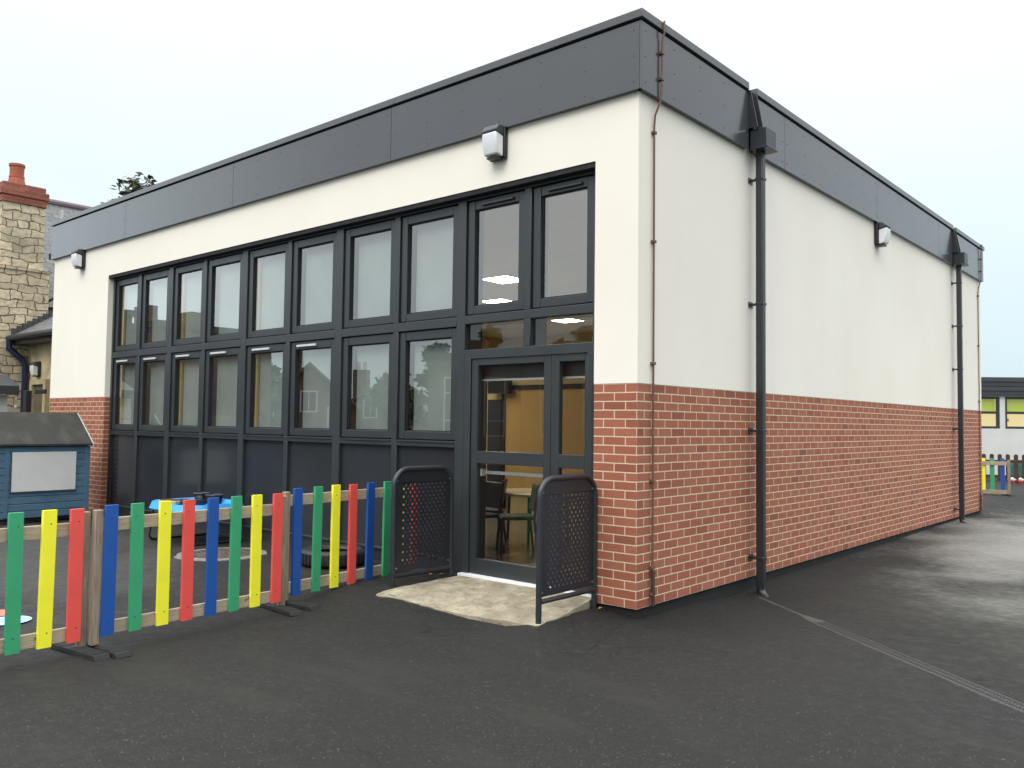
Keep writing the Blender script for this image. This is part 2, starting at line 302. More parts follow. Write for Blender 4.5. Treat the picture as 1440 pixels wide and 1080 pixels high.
# ------------------------------------------------------------------ mesh builder
class MB:
    def __init__(s): s.v = []; s.f = []; s.uv = []; s.mi = []; s.sm = []
    def face(s, pts, mi=0, smooth=False, uv=None):
        i0 = len(s.v); pts = [Vector(p) for p in pts]; s.v += pts; s.f.append(list(range(i0, i0+len(pts))))
        if uv is None:
            n = Vector((0, 0, 0))
            for i in range(1, len(pts)-1): n += (pts[i]-pts[0]).cross(pts[i+1]-pts[0])
            a = [abs(q) for q in n]
            if a[2] >= max(a[0], a[1]): uv = [(p.x, p.y) for p in pts]
            elif a[0] > a[1]: uv = [(p.y+0.1125, p.z) for p in pts]
            else: uv = [(p.x, p.z) for p in pts]
        s.uv.append(uv); s.mi.append(mi); s.sm.append(smooth)
    def box(s, x0, x1, y0, y1, z0, z1, mi=0, skip=''):
        a, b, c, d, e, f, g, h = ((x0,y0,z0),(x1,y0,z0),(x1,y1,z0),(x0,y1,z0),(x0,y0,z1),(x1,y0,z1),(x1,y1,z1),(x0,y1,z1))
        for key, q in (('b',(a,d,c,b)),('t',(e,f,g,h)),('s',(a,b,f,e)),('e',(b,c,g,f)),('n',(c,d,h,g)),('w',(d,a,e,h))):
            if key not in skip: s.face(q, mi)
        return s
    def obox(s, o, ax, ay, az, mi=0):      # box from a corner and three edge vectors
        o, ax, ay, az = map(Vector, (o, ax, ay, az)); P = lambda i, j, k: o+ax*i+ay*j+az*k
        for q in (((0,0,0),(0,1,0),(1,1,0),(1,0,0)), ((0,0,1),(1,0,1),(1,1,1),(0,1,1)), ((0,0,0),(1,0,0),(1,0,1),(0,0,1)),
                  ((1,0,0),(1,1,0),(1,1,1),(1,0,1)), ((1,1,0),(0,1,0),(0,1,1),(1,1,1)), ((0,1,0),(0,0,0),(0,0,1),(0,1,1))):
            s.face([P(*t) for t in q], mi)
        return s
    def tube(s, path, r, n=12, mi=0, cap=True, closed=False):
        path = [Vector(p) for p in path]; rs = r if isinstance(r, (list, tuple)) else [r]*len(path); K = len(path); rings = []; prev = None
        for i, p in enumerate(path):
            if closed: d = (path[(i+1) % K]-path[i-1]).normalized()
            else: d = (path[min(i+1, K-1)]-path[max(i-1, 0)]).normalized()
            if prev is None: q = d.orthogonal().normalized()
            else: q = (prev-d*prev.dot(d)).normalized()
            prev = q; t = d.cross(q)
            rings.append([p+(q*math.cos(2*math.pi*j/n)+t*math.sin(2*math.pi*j/n))*rs[i] for j in range(n)])
        b = len(s.v)
        for rg in rings: s.v += rg
        for i in range(K if closed else K-1):
            i2 = (i+1) % K
            for j in range(n):
                j2 = (j+1) % n
                s.f.append([b+i*n+j, b+i*n+j2, b+i2*n+j2, b+i2*n+j]); s.mi.append(mi); s.sm.append(True); s.uv.append([(j/n, i), ((j+1)/n, i), ((j+1)/n, i+1), (j/n, i+1)])
        if cap and not closed:
            s.face(list(reversed(rings[0])), mi); s.face(rings[-1], mi)
        return s
    def prism(s, poly, vec, mi=0):          # polygon extruded by vec
        poly = [Vector(p) for p in poly]; vec = Vector(vec); n = len(poly)
        s.face(list(reversed(poly)), mi); s.face([p+vec for p in poly], mi)
        for i in range(n):
            a, b = poly[i], poly[(i+1) % n]; s.face([a, b, b+vec, a+vec], mi)
        return s
    def lathe(s, prof, n=20, c=(0, 0, 0), mi=0):
        c = Vector(c); K = len(prof); b = len(s.v)
        for r, z in prof: s.v += [c+Vector((r*math.cos(2*math.pi*j/n), r*math.sin(2*math.pi*j/n), z)) for j in range(n)]
        for i in range(K-1):
            for j in range(n):
                j2 = (j+1) % n; s.f.append([b+i*n+j, b+i*n+j2, b+(i+1)*n+j2, b+(i+1)*n+j]); s.mi.append(mi); s.sm.append(True)
                s.uv.append([(j/n, i), ((j+1)/n, i), ((j+1)/n, i+1), (j/n, i+1)])
        return s
    def build(s, name, mats, parent=None, bevel=0, seg=2, recalc=True, loc=None):
        me = bpy.data.meshes.new(name); me.from_pydata([tuple(v) for v in s.v], [], s.f)
        if not isinstance(mats, (list, tuple)): mats = [mats]
        for q in mats: me.materials.append(q)
        me.polygons.foreach_set('material_index', s.mi); me.polygons.foreach_set('use_smooth', s.sm)
        ul = me.uv_layers.new(name='UVMap'); flat = [c for f in s.uv for p in f for c in p]; ul.data.foreach_set('uv', flat)
        bm = bmesh.new(); bm.from_mesh(me)
        bmesh.ops.remove_doubles(bm, verts=bm.verts, dist=1e-5)
        if recalc: bmesh.ops.recalc_face_normals(bm, faces=bm.faces)
        bm.to_mesh(me); bm.free()
        me.set_sharp_from_angle(angle=R(35)); me.update()
        o = bpy.data.objects.new(name, me); col.objects.link(o)
        if parent: o.parent = parent
        if loc: o.location = loc
        if bevel:
            b = o.modifiers.new('Bevel', 'BEVEL'); b.width = bevel; b.segments = seg; b.limit_method = 'ANGLE'; b.angle_limit = R(40)
        return o
def tag(o, label=None, cat=None, group=None, kind=None):
    for k, v in (('label', label), ('category', cat), ('group', group), ('kind', kind)):
        if v: o[k] = v
    return o
def thing(name, label, cat, loc=(0, 0, 0), rz=0, group=None):
    o = bpy.data.objects.new(name, None); o.empty_display_size = 0.2; col.objects.link(o)
    o.location = loc; o.rotation_euler = (0, 0, rz); return tag(o, label, cat, group)
def dup(root, loc, rz=0, label=None):
    r = root.copy(); col.objects.link(r); r.location = loc; r.rotation_euler = (0, 0, rz)
    if label: r['label'] = label
    for ch in list(root.children):
        c = ch.copy(); col.objects.link(c); c.parent = r
        for g in ch.children:
            d = g.copy(); col.objects.link(d); d.parent = c
    return r
def sstep(a, b, x):
    t = max(0.0, min(1.0, (x-a)/(b-a))); return t*t*(3-2*t)

# ------------------------------------------------------------------ ground
CH0, CH1 = Vector((0.16, 1.98)), Vector((3.05, -0.26)); CHD = (CH1-CH0).normalized()   # line of the drain
def ground_h(x, y):
    h = -0.11 + 0.115*sstep(-3.0, -6.0, x)*sstep(-3.5, -1.5, y)
    h = min(h+sstep(-2.3, -0.1, y)*(0.10*sstep(-1.0, -2.0, x)+0.075*sstep(0.12, -0.32, x)), 0.015)
    p = Vector((x, y))-CH0; t = p.dot(CHD); d2 = (p-CHD*t).length_squared
    if x > -0.3:
        h -= 0.055*math.exp(-d2/0.5)*sstep(-0.3, 0.3, t+0.3)
        h += 0.035*sstep(6, 10, y)
    return h
xs = [-400, -150, -60, -30, -20] + [-14+0.2*i for i in range(106)] + [8, 10, 14, 25, 60, 150, 400]
ys = [-400, -150, -60, -30, -15] + [-9+0.2*i for i in range(80)] + [8, 9, 10, 11, 12, 14, 18, 25, 40, 80, 200, 500]
g = MB(); nx, ny = len(xs), len(ys)
g.v = [Vector((x, y, ground_h(x, y)-(0.06 if -1.9 < x < -.5 and -.9 < y < .1 else 0)+(random.uniform(-0.004, 0.004) if abs(x) < 12 and abs(y) < 9 else 0))) for y in ys for x in xs]
for j in range(ny-1):
    for i in range(nx-1):
        q = [j*nx+i, j*nx+i+1, (j+1)*nx+i+1, (j+1)*nx+i]
        g.f.append(q); g.mi.append(0); g.sm.append(True); g.uv.append([(g.v[k].x, g.v[k].y) for k in q])
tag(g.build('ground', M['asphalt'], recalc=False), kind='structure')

# concrete ramp at the door
def ragged(a, b, n, amp, z0, z1):
    return [(a[0]+(b[0]-a[0])*i/n+random.uniform(-amp, amp), a[1]+(b[1]-a[1])*i/n+random.uniform(-amp, amp), z0+(z1-z0)*i/n) for i in range(n)]
pad = MB(); inner = 0.03
g_ = lambda x, y: ground_h(x, y)+.007
def edge(a, b, n, amp, f):
    o = []
    for i in range(n+1):
        x, y = a[0]+(b[0]-a[0])*i/n, a[1]+(b[1]-a[1])*i/n; k_ = amp if 0 < i < n else 0
        x += random.uniform(-k_, k_); y += random.uniform(-k_, k_); o.append((x, y, f(x, y)))
    return o
ring = edge((-2.06, .03), (-2.02, -1.06), 14, .012, lambda x, y: max(g_(x, y), inner-.01+.06*y)) + edge((-2.0, -1.09), (-.38, -.85), 28, .014, lambda x, y: g_(x, y)) + edge((-.36, -.83), (-.44, .03), 12, .02, lambda x, y: max(g_(x, y), inner+.12*y))
nX, nY = 30, 14
cx_, cy_ = -1.2, -.45; cc = (cx_, cy_, -.005)
for i in range(len(ring)-1): pad.face([cc, ring[i], ring[i+1]], 0, True)
pad.face([cc, ring[-1], ring[0]], 0, True)
for i in range(len(ring)):
    a, b = ring[i], ring[(i+1) % len(ring)]
    pad.face([(a[0], a[1], a[2]-0.12), (b[0], b[1], b[2]-0.12), b, a], 0)
tag(pad.build('concrete_ramp', M['concrete']), 'worn pale concrete ramp between the two perforated guard rails at the door', 'ramp')

# drain channel
dr = thing('drain_channel', 'narrow grey slotted drain running across the asphalt from the downpipe', 'drain', (CH0.x, CH0.y, 0))
px = Vector((-CHD.y, CHD.x)); ch = MB(); sl = MB(); Ltot = 4.1; nseg = 60
def chp(t, o, dz=0):
    p = CHD*t + px*o; return (p.x, p.y, ground_h(CH0.x+CHD.x*t+px.x*o, CH0.y+CHD.y*t+px.y*o)+dz)
for i in range(nseg):
    a, b = Ltot*i/nseg, Ltot*(i+1)/nseg; wa = 0.012+0.05*sstep(0.75, 1.05, a); wb = 0.012+0.05*sstep(0.75, 1.05, b)
    ch.face([chp(a, -wa, 0.007), chp(b, -wb, 0.007), chp(b, wb, 0.007), chp(a, wa, 0.007)], 0, True)
    for o, wd in ((-1, .012), (1, .012)):
        ch.face([chp(a, o*wa, 0.007), chp(b, o*wb, 0.007), chp(b, o*(wb+.02), -0.012), chp(a, o*(wa+.02), -0.012)], 0)
ch.build('channel_body', M['galv'], dr, recalc=False)
k = 1.1
while k < Ltot-0.02:
    for o0, o1 in ((-0.05, -0.006), (0.006, 0.05)):
        sl.face([chp(k, o0, 0.011), chp(k+0.010, o0, 0.011), chp(k+0.010, o1, 0.011), chp(k, o1, 0.011)])
    k += 0.027
sl.build('grating_slots', M['gap'], dr, recalc=False)

# ------------------------------------------------------------------ the new school building
bd = thing('school_building', 'new single storey block with cream walls, red brick base and dark grey flat roof band', 'building', (0, 0, -0.11))
class Sh:                                    # children of the building are given in world metres
    pass
def bpart(mb, name, mat, parent=None, bevel=0, seg=2):
    o = mb.build(name, mat, parent or bd, bevel, seg, recalc=name not in ('pane', 'fanlight'))
    if parent is None: o.location = (0, 0, 0.11)
    return o
WL, WD, ZT, ZF, TH = 12.25, 12.09, 1.875, 4.40, 0.30
XO, XR, ZO = -10.06, -0.44, 3.84             # opening in the front
rw = MB(); e = 0.004
rw.box(-WL-e, XO, -e, TH, ZT, ZF); rw.box(XR, e, -e, TH, ZT, ZF); rw.box(XO, XR, -e, TH, ZO, ZF)
rw.box(-TH, e, TH, WD-TH, ZT, ZF); rw.box(-WL-e, e, WD-TH, WD+e, ZT, ZF); rw.box(-WL-e, -WL+TH, TH, WD-TH, ZT, ZF)
bpart(rw, 'rendered_wall', M['render'])
bw = MB()
bw.box(-WL, XO, 0, TH, 0, ZT); bw.box(XR, 0, 0, TH, 0, ZT); bw.box(-TH, 0, TH, WD-TH, 0, ZT); bw.box(-WL, 0, WD-TH, WD, 0, ZT); bw.box(-WL, -WL+TH, TH, WD-TH, 0, ZT)
bpart(bw, 'brick_wall', M['brick'])
pl = MB(); pl.box(-WL+0.03, XO, 0.03, TH, -0.4, -0.001); pl.box(XO, XR, 0.05, TH, -0.4, -0.001); pl.box(XR, -0.03, 0.03, TH, -0.4, -0.001)
pl.box(-TH, -0.03, TH, WD-TH, -0.4, -0.001); pl.box(-WL+0.03, -0.03, WD-TH, WD-0.03, -0.4, -0.001)
bpart(pl, 'plinth', M['bitumen'])
# roof band
FO = 0.055; ZP0, ZP1, ZC = 4.355, 4.937, 5.03
def panel_f(x0, x1, first=False):
    p = MB(); p.box(x0+0.003, x1-0.003, -FO, -0.005, ZP0, ZP1, 0)
    n = max(2, round((x1-x0)/0.53)); 
    for i in range(n+1):
        x = x0+0.06+(x1-x0-0.12)*i/n
        for z in (ZP0+0.07, (ZP0+ZP1)/2, ZP1-0.07): p.tube([(x, -FO, z), (x, -FO-0.004, z)], 0.0048, 8, 1)
    bpart(p, 'fascia_panel', [M['fascia'], M['rivet']])
def panel_r(y0, y1):
    p = MB(); p.box(0.005, FO, y0+0.003, y1-0.003, ZP0, ZP1, 0)
    n = max(1, round((y1-y0)/0.53))
    for i in range(n+1):
        y = y0+0.06+(y1-y0-0.12)*i/n
        for z in (ZP0+0.07, (ZP0+ZP1)/2, ZP1-0.07): p.tube([(FO, y, z), (FO+0.004, y, z)], 0.0048, 8, 1)
    bpart(p, 'fascia_panel', [M['fascia'], M['rivet']])
for a, b in ((-WL-FO, -9.41), (-9.41, -6.29), (-6.29, -3.12), (-3.12, FO-0.012)): panel_f(a, b)
for a, b in ((-FO+0.012, 1.985), (2.11, 2.88), (2.88, 5.96), (5.96, 9.05), (9.05, 9.92), (10.05, WD+FO)): panel_r(a, b)
tr = MB(); tr.prism([(FO-0.012, -FO, ZP0), (FO+0.002, -FO-0.002, ZP0), (FO, -FO+0.012, ZP0), (FO-0.012, -FO+0.012, ZP0)], (0, 0, ZP1-ZP0)); bpart(tr, 'corner_trim', M['coping'])
gp = MB(); gp.box(-WL-0.02, 0.02, -0.02, 0.2, ZF, 5.0); gp.box(-0.2, 0.02, 0.2, WD-0.2, ZF, 5.0); gp.box(-WL-0.02, 0.02, WD-0.2, WD+0.02, ZF, 5.0); gp.box(-WL-0.02, -WL+0.2, 0.2, WD-0.2, ZF, 5.0)
bpart(gp, 'parapet', M['gap'])
lw = MB(); lw.box(-WL-FO, -WL-0.02, -0.005, WD+FO, ZP0, ZP1); bpart(lw, 'fascia_panel', M['fascia'])
CO = 0.078; CZ = 4.957
def cope(x0, x1, y0, y1):
    c = MB(); c.box(x0, x1, y0, y1, CZ, ZC); bpart(c, 'coping', M['coping'], bevel=0.004)
xj = [-WL-CO, -9.0, -6.0, -3.0, 0.0]
cope(-WL-CO, -9.152, -CO, 0.25); cope(-9.150, -6.052, -CO, 0.25); cope(-6.05, -3.052, -CO, 0.25); cope(-3.05, CO, -CO, 0.25)
cope(-0.25, CO, 0.252, 1.955); cope(-0.25, CO, 2.14, 6.0); cope(-0.25, CO, 6.002, 9.90); cope(-0.25, CO, 10.07, WD+CO)
cope(-WL-CO, -0.252, WD-0.2, WD+CO)
rf = MB(); rf.box(-WL+0.2, -0.2, 0.2, WD-0.2, 4.55, 4.75); bpart(rf, 'roof_deck', M['felt'])

# window wall
fr = MB(); YM = 0.082; YB = 0.34
def mull(x0, x1, z0, z1): fr.box(x0, x1, YM, YB, z0, z1)
Wd = [(-10.06, -10.0), (-8.225, -8.095), (-6.235, -6.105), (-4.22, -4.085), (-2.215, -2.095)]
Nr = [(-9.173, -9.09), (-7.229, -7.146), (-5.198, -5.115), (-3.183, -3.098)]
for a, b in Wd: mull(a, b, -0.04, 3.84)
mull(-0.515, XR, -0.04, 3.84)
for i, (a, b) in enumerate(Nr):
    mull(a, b, 0.16, 1.27); mull(a, b, 1.335, 2.50); mull(a, b, 2.595, 3.765)
for i in range(4):
    l, r_ = Wd[i][1], Wd[i+1][0]
    for z0, z1 in ((-0.02, 0.16), (1.27, 1.335), (2.50, 2.595), (3.765, 3.84)): mull(l, r_, z0, z1)
# door bay
mull(-2.095, -0.515, 3.765, 3.84); mull(-2.095, -0.515, 2.515, 2.60); mull(-2.095, -0.515, 2.165, 2.255)
mull(-1.325, -1.24, 2.60, 3.765); mull(-1.325, -1.24, 2.255, 2.515)
mull(-2.095, -2.01, -0.02, 2.165); mull(-0.575, -0.515, -0.02, 2.165)
bpart(fr, 'curtain_frame', M['frame'], bevel=0.005)
hd = MB(); hd.box(XO, XR, 0.004, 0.0815, 3.792, 3.838); bpart(hd, 'soffit_shade_strip', M['gap'])  # dark strip standing in for the shade under the opening's soffit
# little sill strips that catch the light
for i in range(4):
    l, r_ = Wd[i][1], Wd[i+1][0]
    for a, b in ((l+0.01, Nr[i][0]-0.01), (Nr[i][1]+0.01, r_-0.01)):
        for q in ((YM-.012, 1.318, 1.333), (YM-.02, .142, .158), (YM-.03, -.018, 0)):
            sp_ = MB(); sp_.box(a, b, q[0], YM, q[1], q[2]); bpart(sp_, 'sill_strip', M['frame'])

def window(x0, x1, z0, z1, vent=None, blind=True, t=0.088, gl='glass'):
    s = MB(); ya, yb = 0.102, 0.165; gx0, gx1, gz0, gz1 = x0+t*1.05, x1-t*0.85, z0+t*0.92, z1-t
    s.box(x0, gx0, ya, yb, z0, z1); s.box(gx1, x1, ya, yb, z0, z1); s.box(gx0, gx1, ya, yb, z0, gz0); s.box(gx0, gx1, ya, yb, gz1, z1)
    o = bpart(s, 'window', M['frame'], bevel=0.004)
    bd_ = MB(); q = 0.012                    # black gasket
    for a in ((gx0, gx0+q, gz0, gz1), (gx1-q, gx1, gz0, gz1), (gx0+q, gx1-q, gz0, gz0+q), (gx0+q, gx1-q, gz1-q, gz1)): bd_.box(a[0], a[1], 0.118, 0.130, a[2], a[3])
    for a in ((x0-.012, x0, z0-.012, z1+.012), (x1, x1+.012, z0-.012, z1+.012), (x0, x1, z0-.012, z0), (x0, x1, z1, z1+.012)): bd_.box(a[0], a[1], 0.135, 0.150, a[2], a[3])
    bpart(bd_, 'gasket', M['gap'], o)
    p = MB(); p.face([(gx0, .131, gz0), (gx1, .131, gz0), (gx1, .131, gz1), (gx0, .131, gz1)]); bpart(p, 'pane', M[gl], o)
    if vent:
        v = MB(); v.box(x0+(x1-x0)*vent[0], x0+(x1-x0)*vent[1], 0.076, 0.1015, z1-0.060, z1-0.034, 0); bpart(v, 'trickle_vent', M[vent[2]], o, 0.003)
    if blind:
        b = MB(); off = 0.025+random.uniform(-.012, .012)
        b.box(gx0+off, gx1+0.035, 0.215, 0.218, gz0-0.06, gz1+0.06); bpart(b, 'blind', M['blind'], o)
    return o
cols = []
for i in range(4): cols += [(Wd[i][1]+0.012, Nr[i][0]-0.012), (Nr[i][1]+0.012, Wd[i+1][0]-0.012)]
for i, (a, b) in enumerate(cols):
    window(a, b, 2.607, 3.753); window(a, b, 1.347, 2.488, (0.16, 0.60, 'silver') if i < 6 else None)
    q = MB(); q.box(a-0.011, b+0.011, 0.125, 0.165, 0.161, 1.269); bpart(q, 'spandrel_panel', M['spandrel'])
window(-2.083, -1.337, 2.612, 3.753, (0.26, 0.82, 'frame'), False); window(-1.228, -0.527, 2.612, 3.753, (0.26, 0.82, 'frame'), False)
for a, b in ((-2.093, -1.327), (-1.238, -0.517)):
    f = MB(); f.face([(a, .125, 2.256), (b, .125, 2.256), (b, .125, 2.514), (a, .125, 2.514)]); bpart(f, 'fanlight', M['doorglass'])
# timber trims inside, seen at the edge of the blinds
for i, (a, b) in enumerate(cols):
    if i in (0, 2, 4): tm = MB(); tm.box(a+0.10, a+0.135, 0.172, 0.205, 1.36, 3.74); bpart(tm, 'timber_lining', M['timber'])
def leaf(x0, x1, gx0, gx1):
    d = MB(); ya, yb = 0.098, 0.155
    for a in ((x0, gx0, .05, 2.16), (gx1, x1, .05, 2.16), (gx0, gx1, .05, .195), (gx0, gx1, 1.126, 1.248), (gx0, gx1, 2.094, 2.16)): d.box(a[0], a[1], ya, yb, a[2], a[3])
    o = bpart(d, 'door', M['frame'], bevel=0.004)
    for z0, z1 in ((.196, 1.125), (1.249, 2.093)):
        p = MB(); p.face([(gx0, .126, z0), (gx1, .126, z0), (gx1, .126, z1), (gx0, .126, z1)]); bpart(p, 'pane', M['doorglass'], o)
    h = MB(); h.box(x0+0.04, x1-0.04, 0.21, 0.235, 1.02, 1.05); h.box(x0+0.05, x0+0.1, 0.156, 0.21, 1.0, 1.07); h.box(x1-0.1, x1-0.05, 0.156, 0.21, 1.0, 1.07)
    bpart(h, 'push_bar', M['silver'], o)
leaf(-2.004, -1.000, -1.920, -1.080); leaf(-0.994, -0.581, -0.900, -0.612)
th = MB(); th.box(-2.09, -0.46, 0.02, 0.20, -0.02, 0.042); bpart(th, 'threshold', M['white'], bevel=0.004)
ds = MB(); ds.box(-2.28, -2.10, 0.0, 0.08, -0.05, 0.02); ds.box(XO, -2.29, 0.02, 0.08, -0.12, -0.021); bpart(ds, 'damp_course', M['bitumen'])
db = MB(); db.box(-1.99, -1.01, .20, .26, 1.965, 2.12); db.box(-.985, -.59, .20, .26, 1.965, 2.12); bpart(db, 'door_blind', M['black']) if False else None
for a, b in ((-1.99, -1.01), (-.985, -.59)):
    db = MB(); db.box(a, b, .20, .26, 1.965, 2.12, 0); db.box(a, b, .205, .225, 1.945, 1.9645, 1); bpart(db, 'door_blind', [M['black'], M['offwhite']])
# interior shell
fl = MB(); fl.box(-WL+TH, -TH, TH-0.1, WD-TH, -0.05, 0.03); bpart(fl, 'floor', M['floor'])
ce = MB(); ce.box(-WL+TH, -TH, TH, WD-TH, 3.9, 3.95); bpart(ce, 'ceiling', M['ceiling'])
iw = MB(); iw.box(-WL+TH, -WL+TH+.02, TH, WD-TH-.02, 0.03, 3.9); iw.box(-TH-.02, -TH, TH, WD-TH-.02, .03, 3.9); iw.box(-WL+TH+.02, -TH-.02, WD-TH-.02, WD-TH, .03, 3.9)
bpart(iw, 'inner_wall', M['inwall'])
pt = MB(); pt.box(-7.6, -5.36, 4.02, 4.12, .03, 2.5, 0); pt.box(-5.08, -0.33, 4.02, 4.12, .03, 2.5, 0); pt.box(-5.36, -5.08, 4.02, 4.12, 1.9, 2.5, 0)
pt.box(-4.97, -0.5, 3.985, 4.018, 0.45, 2.05, 1); pt.box(-5.04, -4.97, 3.97, 4.018, 0.2, 2.3, 2); pt.box(-4.97, -0.5, 3.97, 4.018, 2.05, 2.12, 2)
bpart(pt, 'partition', [M['inwall'], M['ochre'], M['gap']])
idr = MB(); idr.box(-5.36, -5.08, 4.0, 4.06, .03, 1.9); bpart(idr, 'inner_door', M['indoor'])
GLx = 'glowing square ceiling panel inside, '  # panels behind the blinds are unseen, added to brighten the room
for (x, y), lb in zip(((-5.35, 4.35), (-6.4, 1.5), (-7.1, 6.2), (-7.85, 9.35), (-4.4, 9.3), (-8.6, 2.0), (-10.6, 2.0), (-6.4, 2.9), (-8.6, 3.4)), (
    'seen through the upper window over the door', 'added fill light behind the blinds near the front', 'behind the first one, low in the window', 'seen through the right fanlight above the door', 'at the back of the room', 'added fill light behind the blinds, second from far end', 'added fill light behind the blinds at the far end', 'added fill light, second row, near the ochre partition', 'added fill light, second row, near the far end')):
    t = thing('ceiling_light', GLx+lb, 'ceiling light', (x, y, 3.9), 0, 'square lights in the classroom ceiling')
    d = MB(); d.box(-.28, .28, -.28, .28, -.012, -.006); d.build('light_diffuser', M['lightpanel'], t)
    d = MB()
    for a in ((-.30, -.28, -.30, .30), (.28, .30, -.30, .30), (-.28, .28, -.30, -.28), (-.28, .28, .28, .30)): d.box(a[0], a[1], a[2], a[3], -.02, -.001)
    d.build('light_frame', M['white'], t)
tb = thing('classroom_table', 'pale round topped low table inside the glazed door', 'table', (-3.05, 2.45, 0.03))
d = MB(); d.lathe([(0.0, .60), (.54, .60), (.55, .605), (.55, .625), (.54, .63), (0, .63)], 40); d.build('tabletop', M['tabletop'], tb)
for a in range(4):
    d = MB(); ca, sa = math.cos(a*math.pi/2+.4)*.4, math.sin(a*math.pi/2+.4)*.4; d.tube([(ca, sa, 0), (ca*.95, sa*.95, .60)], .018, 8); d.build('leg', M['black'], tb)
def mk_chair(loc, rz, lab, seat):
    c = thing('classroom_chair', lab, 'chair', loc, rz, 'small chairs in the classroom')
    s = MB(); s.box(-.20, .20, -.20, .20, .40, .44); s.build('seat', M[seat], c, 0.015)
    s = MB(); s.prism([(-.21, -.20, .50), (.21, -.20, .50), (.20, -.25, .80), (-.20, -.25, .80)], (0, .035, 0)); s.build('backrest', M['chair'], c, .01)
    for sx_ in (-1, 1):
        for sy in (-1, 1):
            s = MB(); s.tube([(sx_*.21, sy*.20, 0), (sx_*.185, sy*.18, .41)] if sy > 0 else [(sx_*.21, sy*.23, 0), (sx_*.185, sy*.18, .41), (sx_*.185, -.22, .76)], .016, 8); s.build('leg', M['chair'], c)
mk_chair((-2.55, 1.45, .03), 2.4, 'navy chair with bottle green seat nearest the glazed door', 'seatgreen')
mk_chair((-2.98, 1.25, .03), 2.9, 'all navy chair left of the green seated one behind the door glass', 'chair')
mk_chair((-3.3, 1.75, .03), 2.2, 'navy chair half hidden behind the others at the round table', 'chair')
tv = thing('wall_screen', 'black screen hung at the top of the ochre partition inside', 'screen', (-5.05, 3.93, 2.08))
d = MB(); d.box(-.22, .24, -.04, .03, -.09, .14); d.build('screen_body', M['black'], tv, .008)
d = MB(); d.box(-.205, .225, -.043, -.041, -.075, .125); d.build('screen_glass', M['spandrel'], tv)

# ------------------------------------------------------------------ wall lights
def wall_light(loc, rz, label, s=1.0):
    t = thing('wall_light', label, 'wall light', loc, rz, 'wall lights with opal fronts')      # local: back on y=0, front to -y
    b = MB(); b.box(-.105*s, .105*s, -.055*s, 0, -.165*s, .165*s); b.build('housing', M['black'], t, .02*s, 3)
    prof = [(-.056, .160), (-.125, .150), (-.165, .110), (-.172, .075), (-.056, .055)]
    h = MB(); h.prism([(-.10*s, y*s, z*s) for y, z in prof], (.20*s, 0, 0)); h.build('hood', M['hood'], t, .018*s, 3)
    prof = [(-.056, .05), (-.168, .073), (-.162, -.03), (-.135, -.135), (-.056, -.15)]
    d = MB(); d.prism([(-.092*s, y*s, z*s) for y, z in prof], (.184*s, 0, 0)); d.build('diffuser', M['diffuser'], t, .015*s, 3)
    d = MB(); d.box(-.07*s, .07*s, -.12*s, -.056*s, -.168*s, -.152*s); d.build('base_lip', M['black'], t, .005*s)
    return t
wall_light((-1.57, -e, 4.225), 0, 'black and white wall light above the glazed entrance doors')
wall_light((-11.05, -e, 4.22), 0, 'black and white wall light at the far left end of the long front')
wall_light((e, 6.08, 4.20), R(90), 'black and white wall light on the side wall between the two downpipes')

# ------------------------------------------------------------------ downpipes
def downpipe(y0, zb, label, brackets):
    t = thing('downpipe', label, 'downpipe', (0, y0, zb), 0, 'dark grey rain pipes with square hoppers')
    Z = lambda z: z-zb; xc = 0.118; s = .039
    p = MB(); p.box(xc-s, xc+s, -s, s, 0.07, Z(4.36)); p.build('pipe', M['pipe'], t, .012, 3)
    sh = MB(); sh.tube([(xc, 0, .12), (xc, 0, .055), (xc+.012, -.006, .03), (xc+.05, -.03, .0), (xc+.085, -.05, -.015)], [.041, .041, .041, .039, .039], 16, cap=False)
    sh.tube([(xc+.086, -.0505, -.0155), (xc+.05, -.03, 0.0), (xc+.012, -.006, .03)], [.033, .033, .033], 16, 1, cap=False); sh.build('shoe', [M['pipe'], M['silver']], t)
    h = MB(); h.box(.06, .235, -.12, .115, Z(4.36), Z(4.555)); h.box(.058, .25, -.128, .128, Z(4.345), Z(4.362)); h.build('hopper', M['pipe'], t, .004)
    c = MB(); yl, yr = -.155, -.02
    c.prism([(.01, yl, Z(4.99)), (.085, yl, Z(4.95)), (.16, yl, Z(4.56)), (.03, yl, Z(4.56))], (0, .012, 0))
    c.prism([(.01, yr, Z(4.99)), (.085, yr, Z(4.95)), (.16, yr, Z(4.56)), (.03, yr, Z(4.56))], (0, .012, 0))
    c.prism([(.01, yl+.012, Z(4.94)), (.022, yl+.012, Z(4.94)), (.10, yl+.012, Z(4.56)), (.085, yl+.012, Z(4.56))], (0, yr-yl-.012, 0))
    c.build('outlet_chute', M['pipe'], t)
    for z in brackets:
        b = MB(); b.box(xc-s-.005, xc+s+.005, -s-.005, s+.005, Z(z)-.013, Z(z)+.013); b.box(.006, xc-s-.004, -.012, .012, Z(z)-.012, Z(z)+.012); b.box(.005, .012, -.05, .05, Z(z)-.03, Z(z)+.03)
        b.build('bracket', M['pipe'], t, .003)
    return t
downpipe(2.125, -.175, 'dark downpipe with hopper nearer the building corner, above the drain', (4.06, 2.77, 1.48, .20))
downpipe(10.04, -.085, 'dark downpipe with hopper near the far end of the side wall', (4.05, 3.3, 2.55, 1.52, .15))

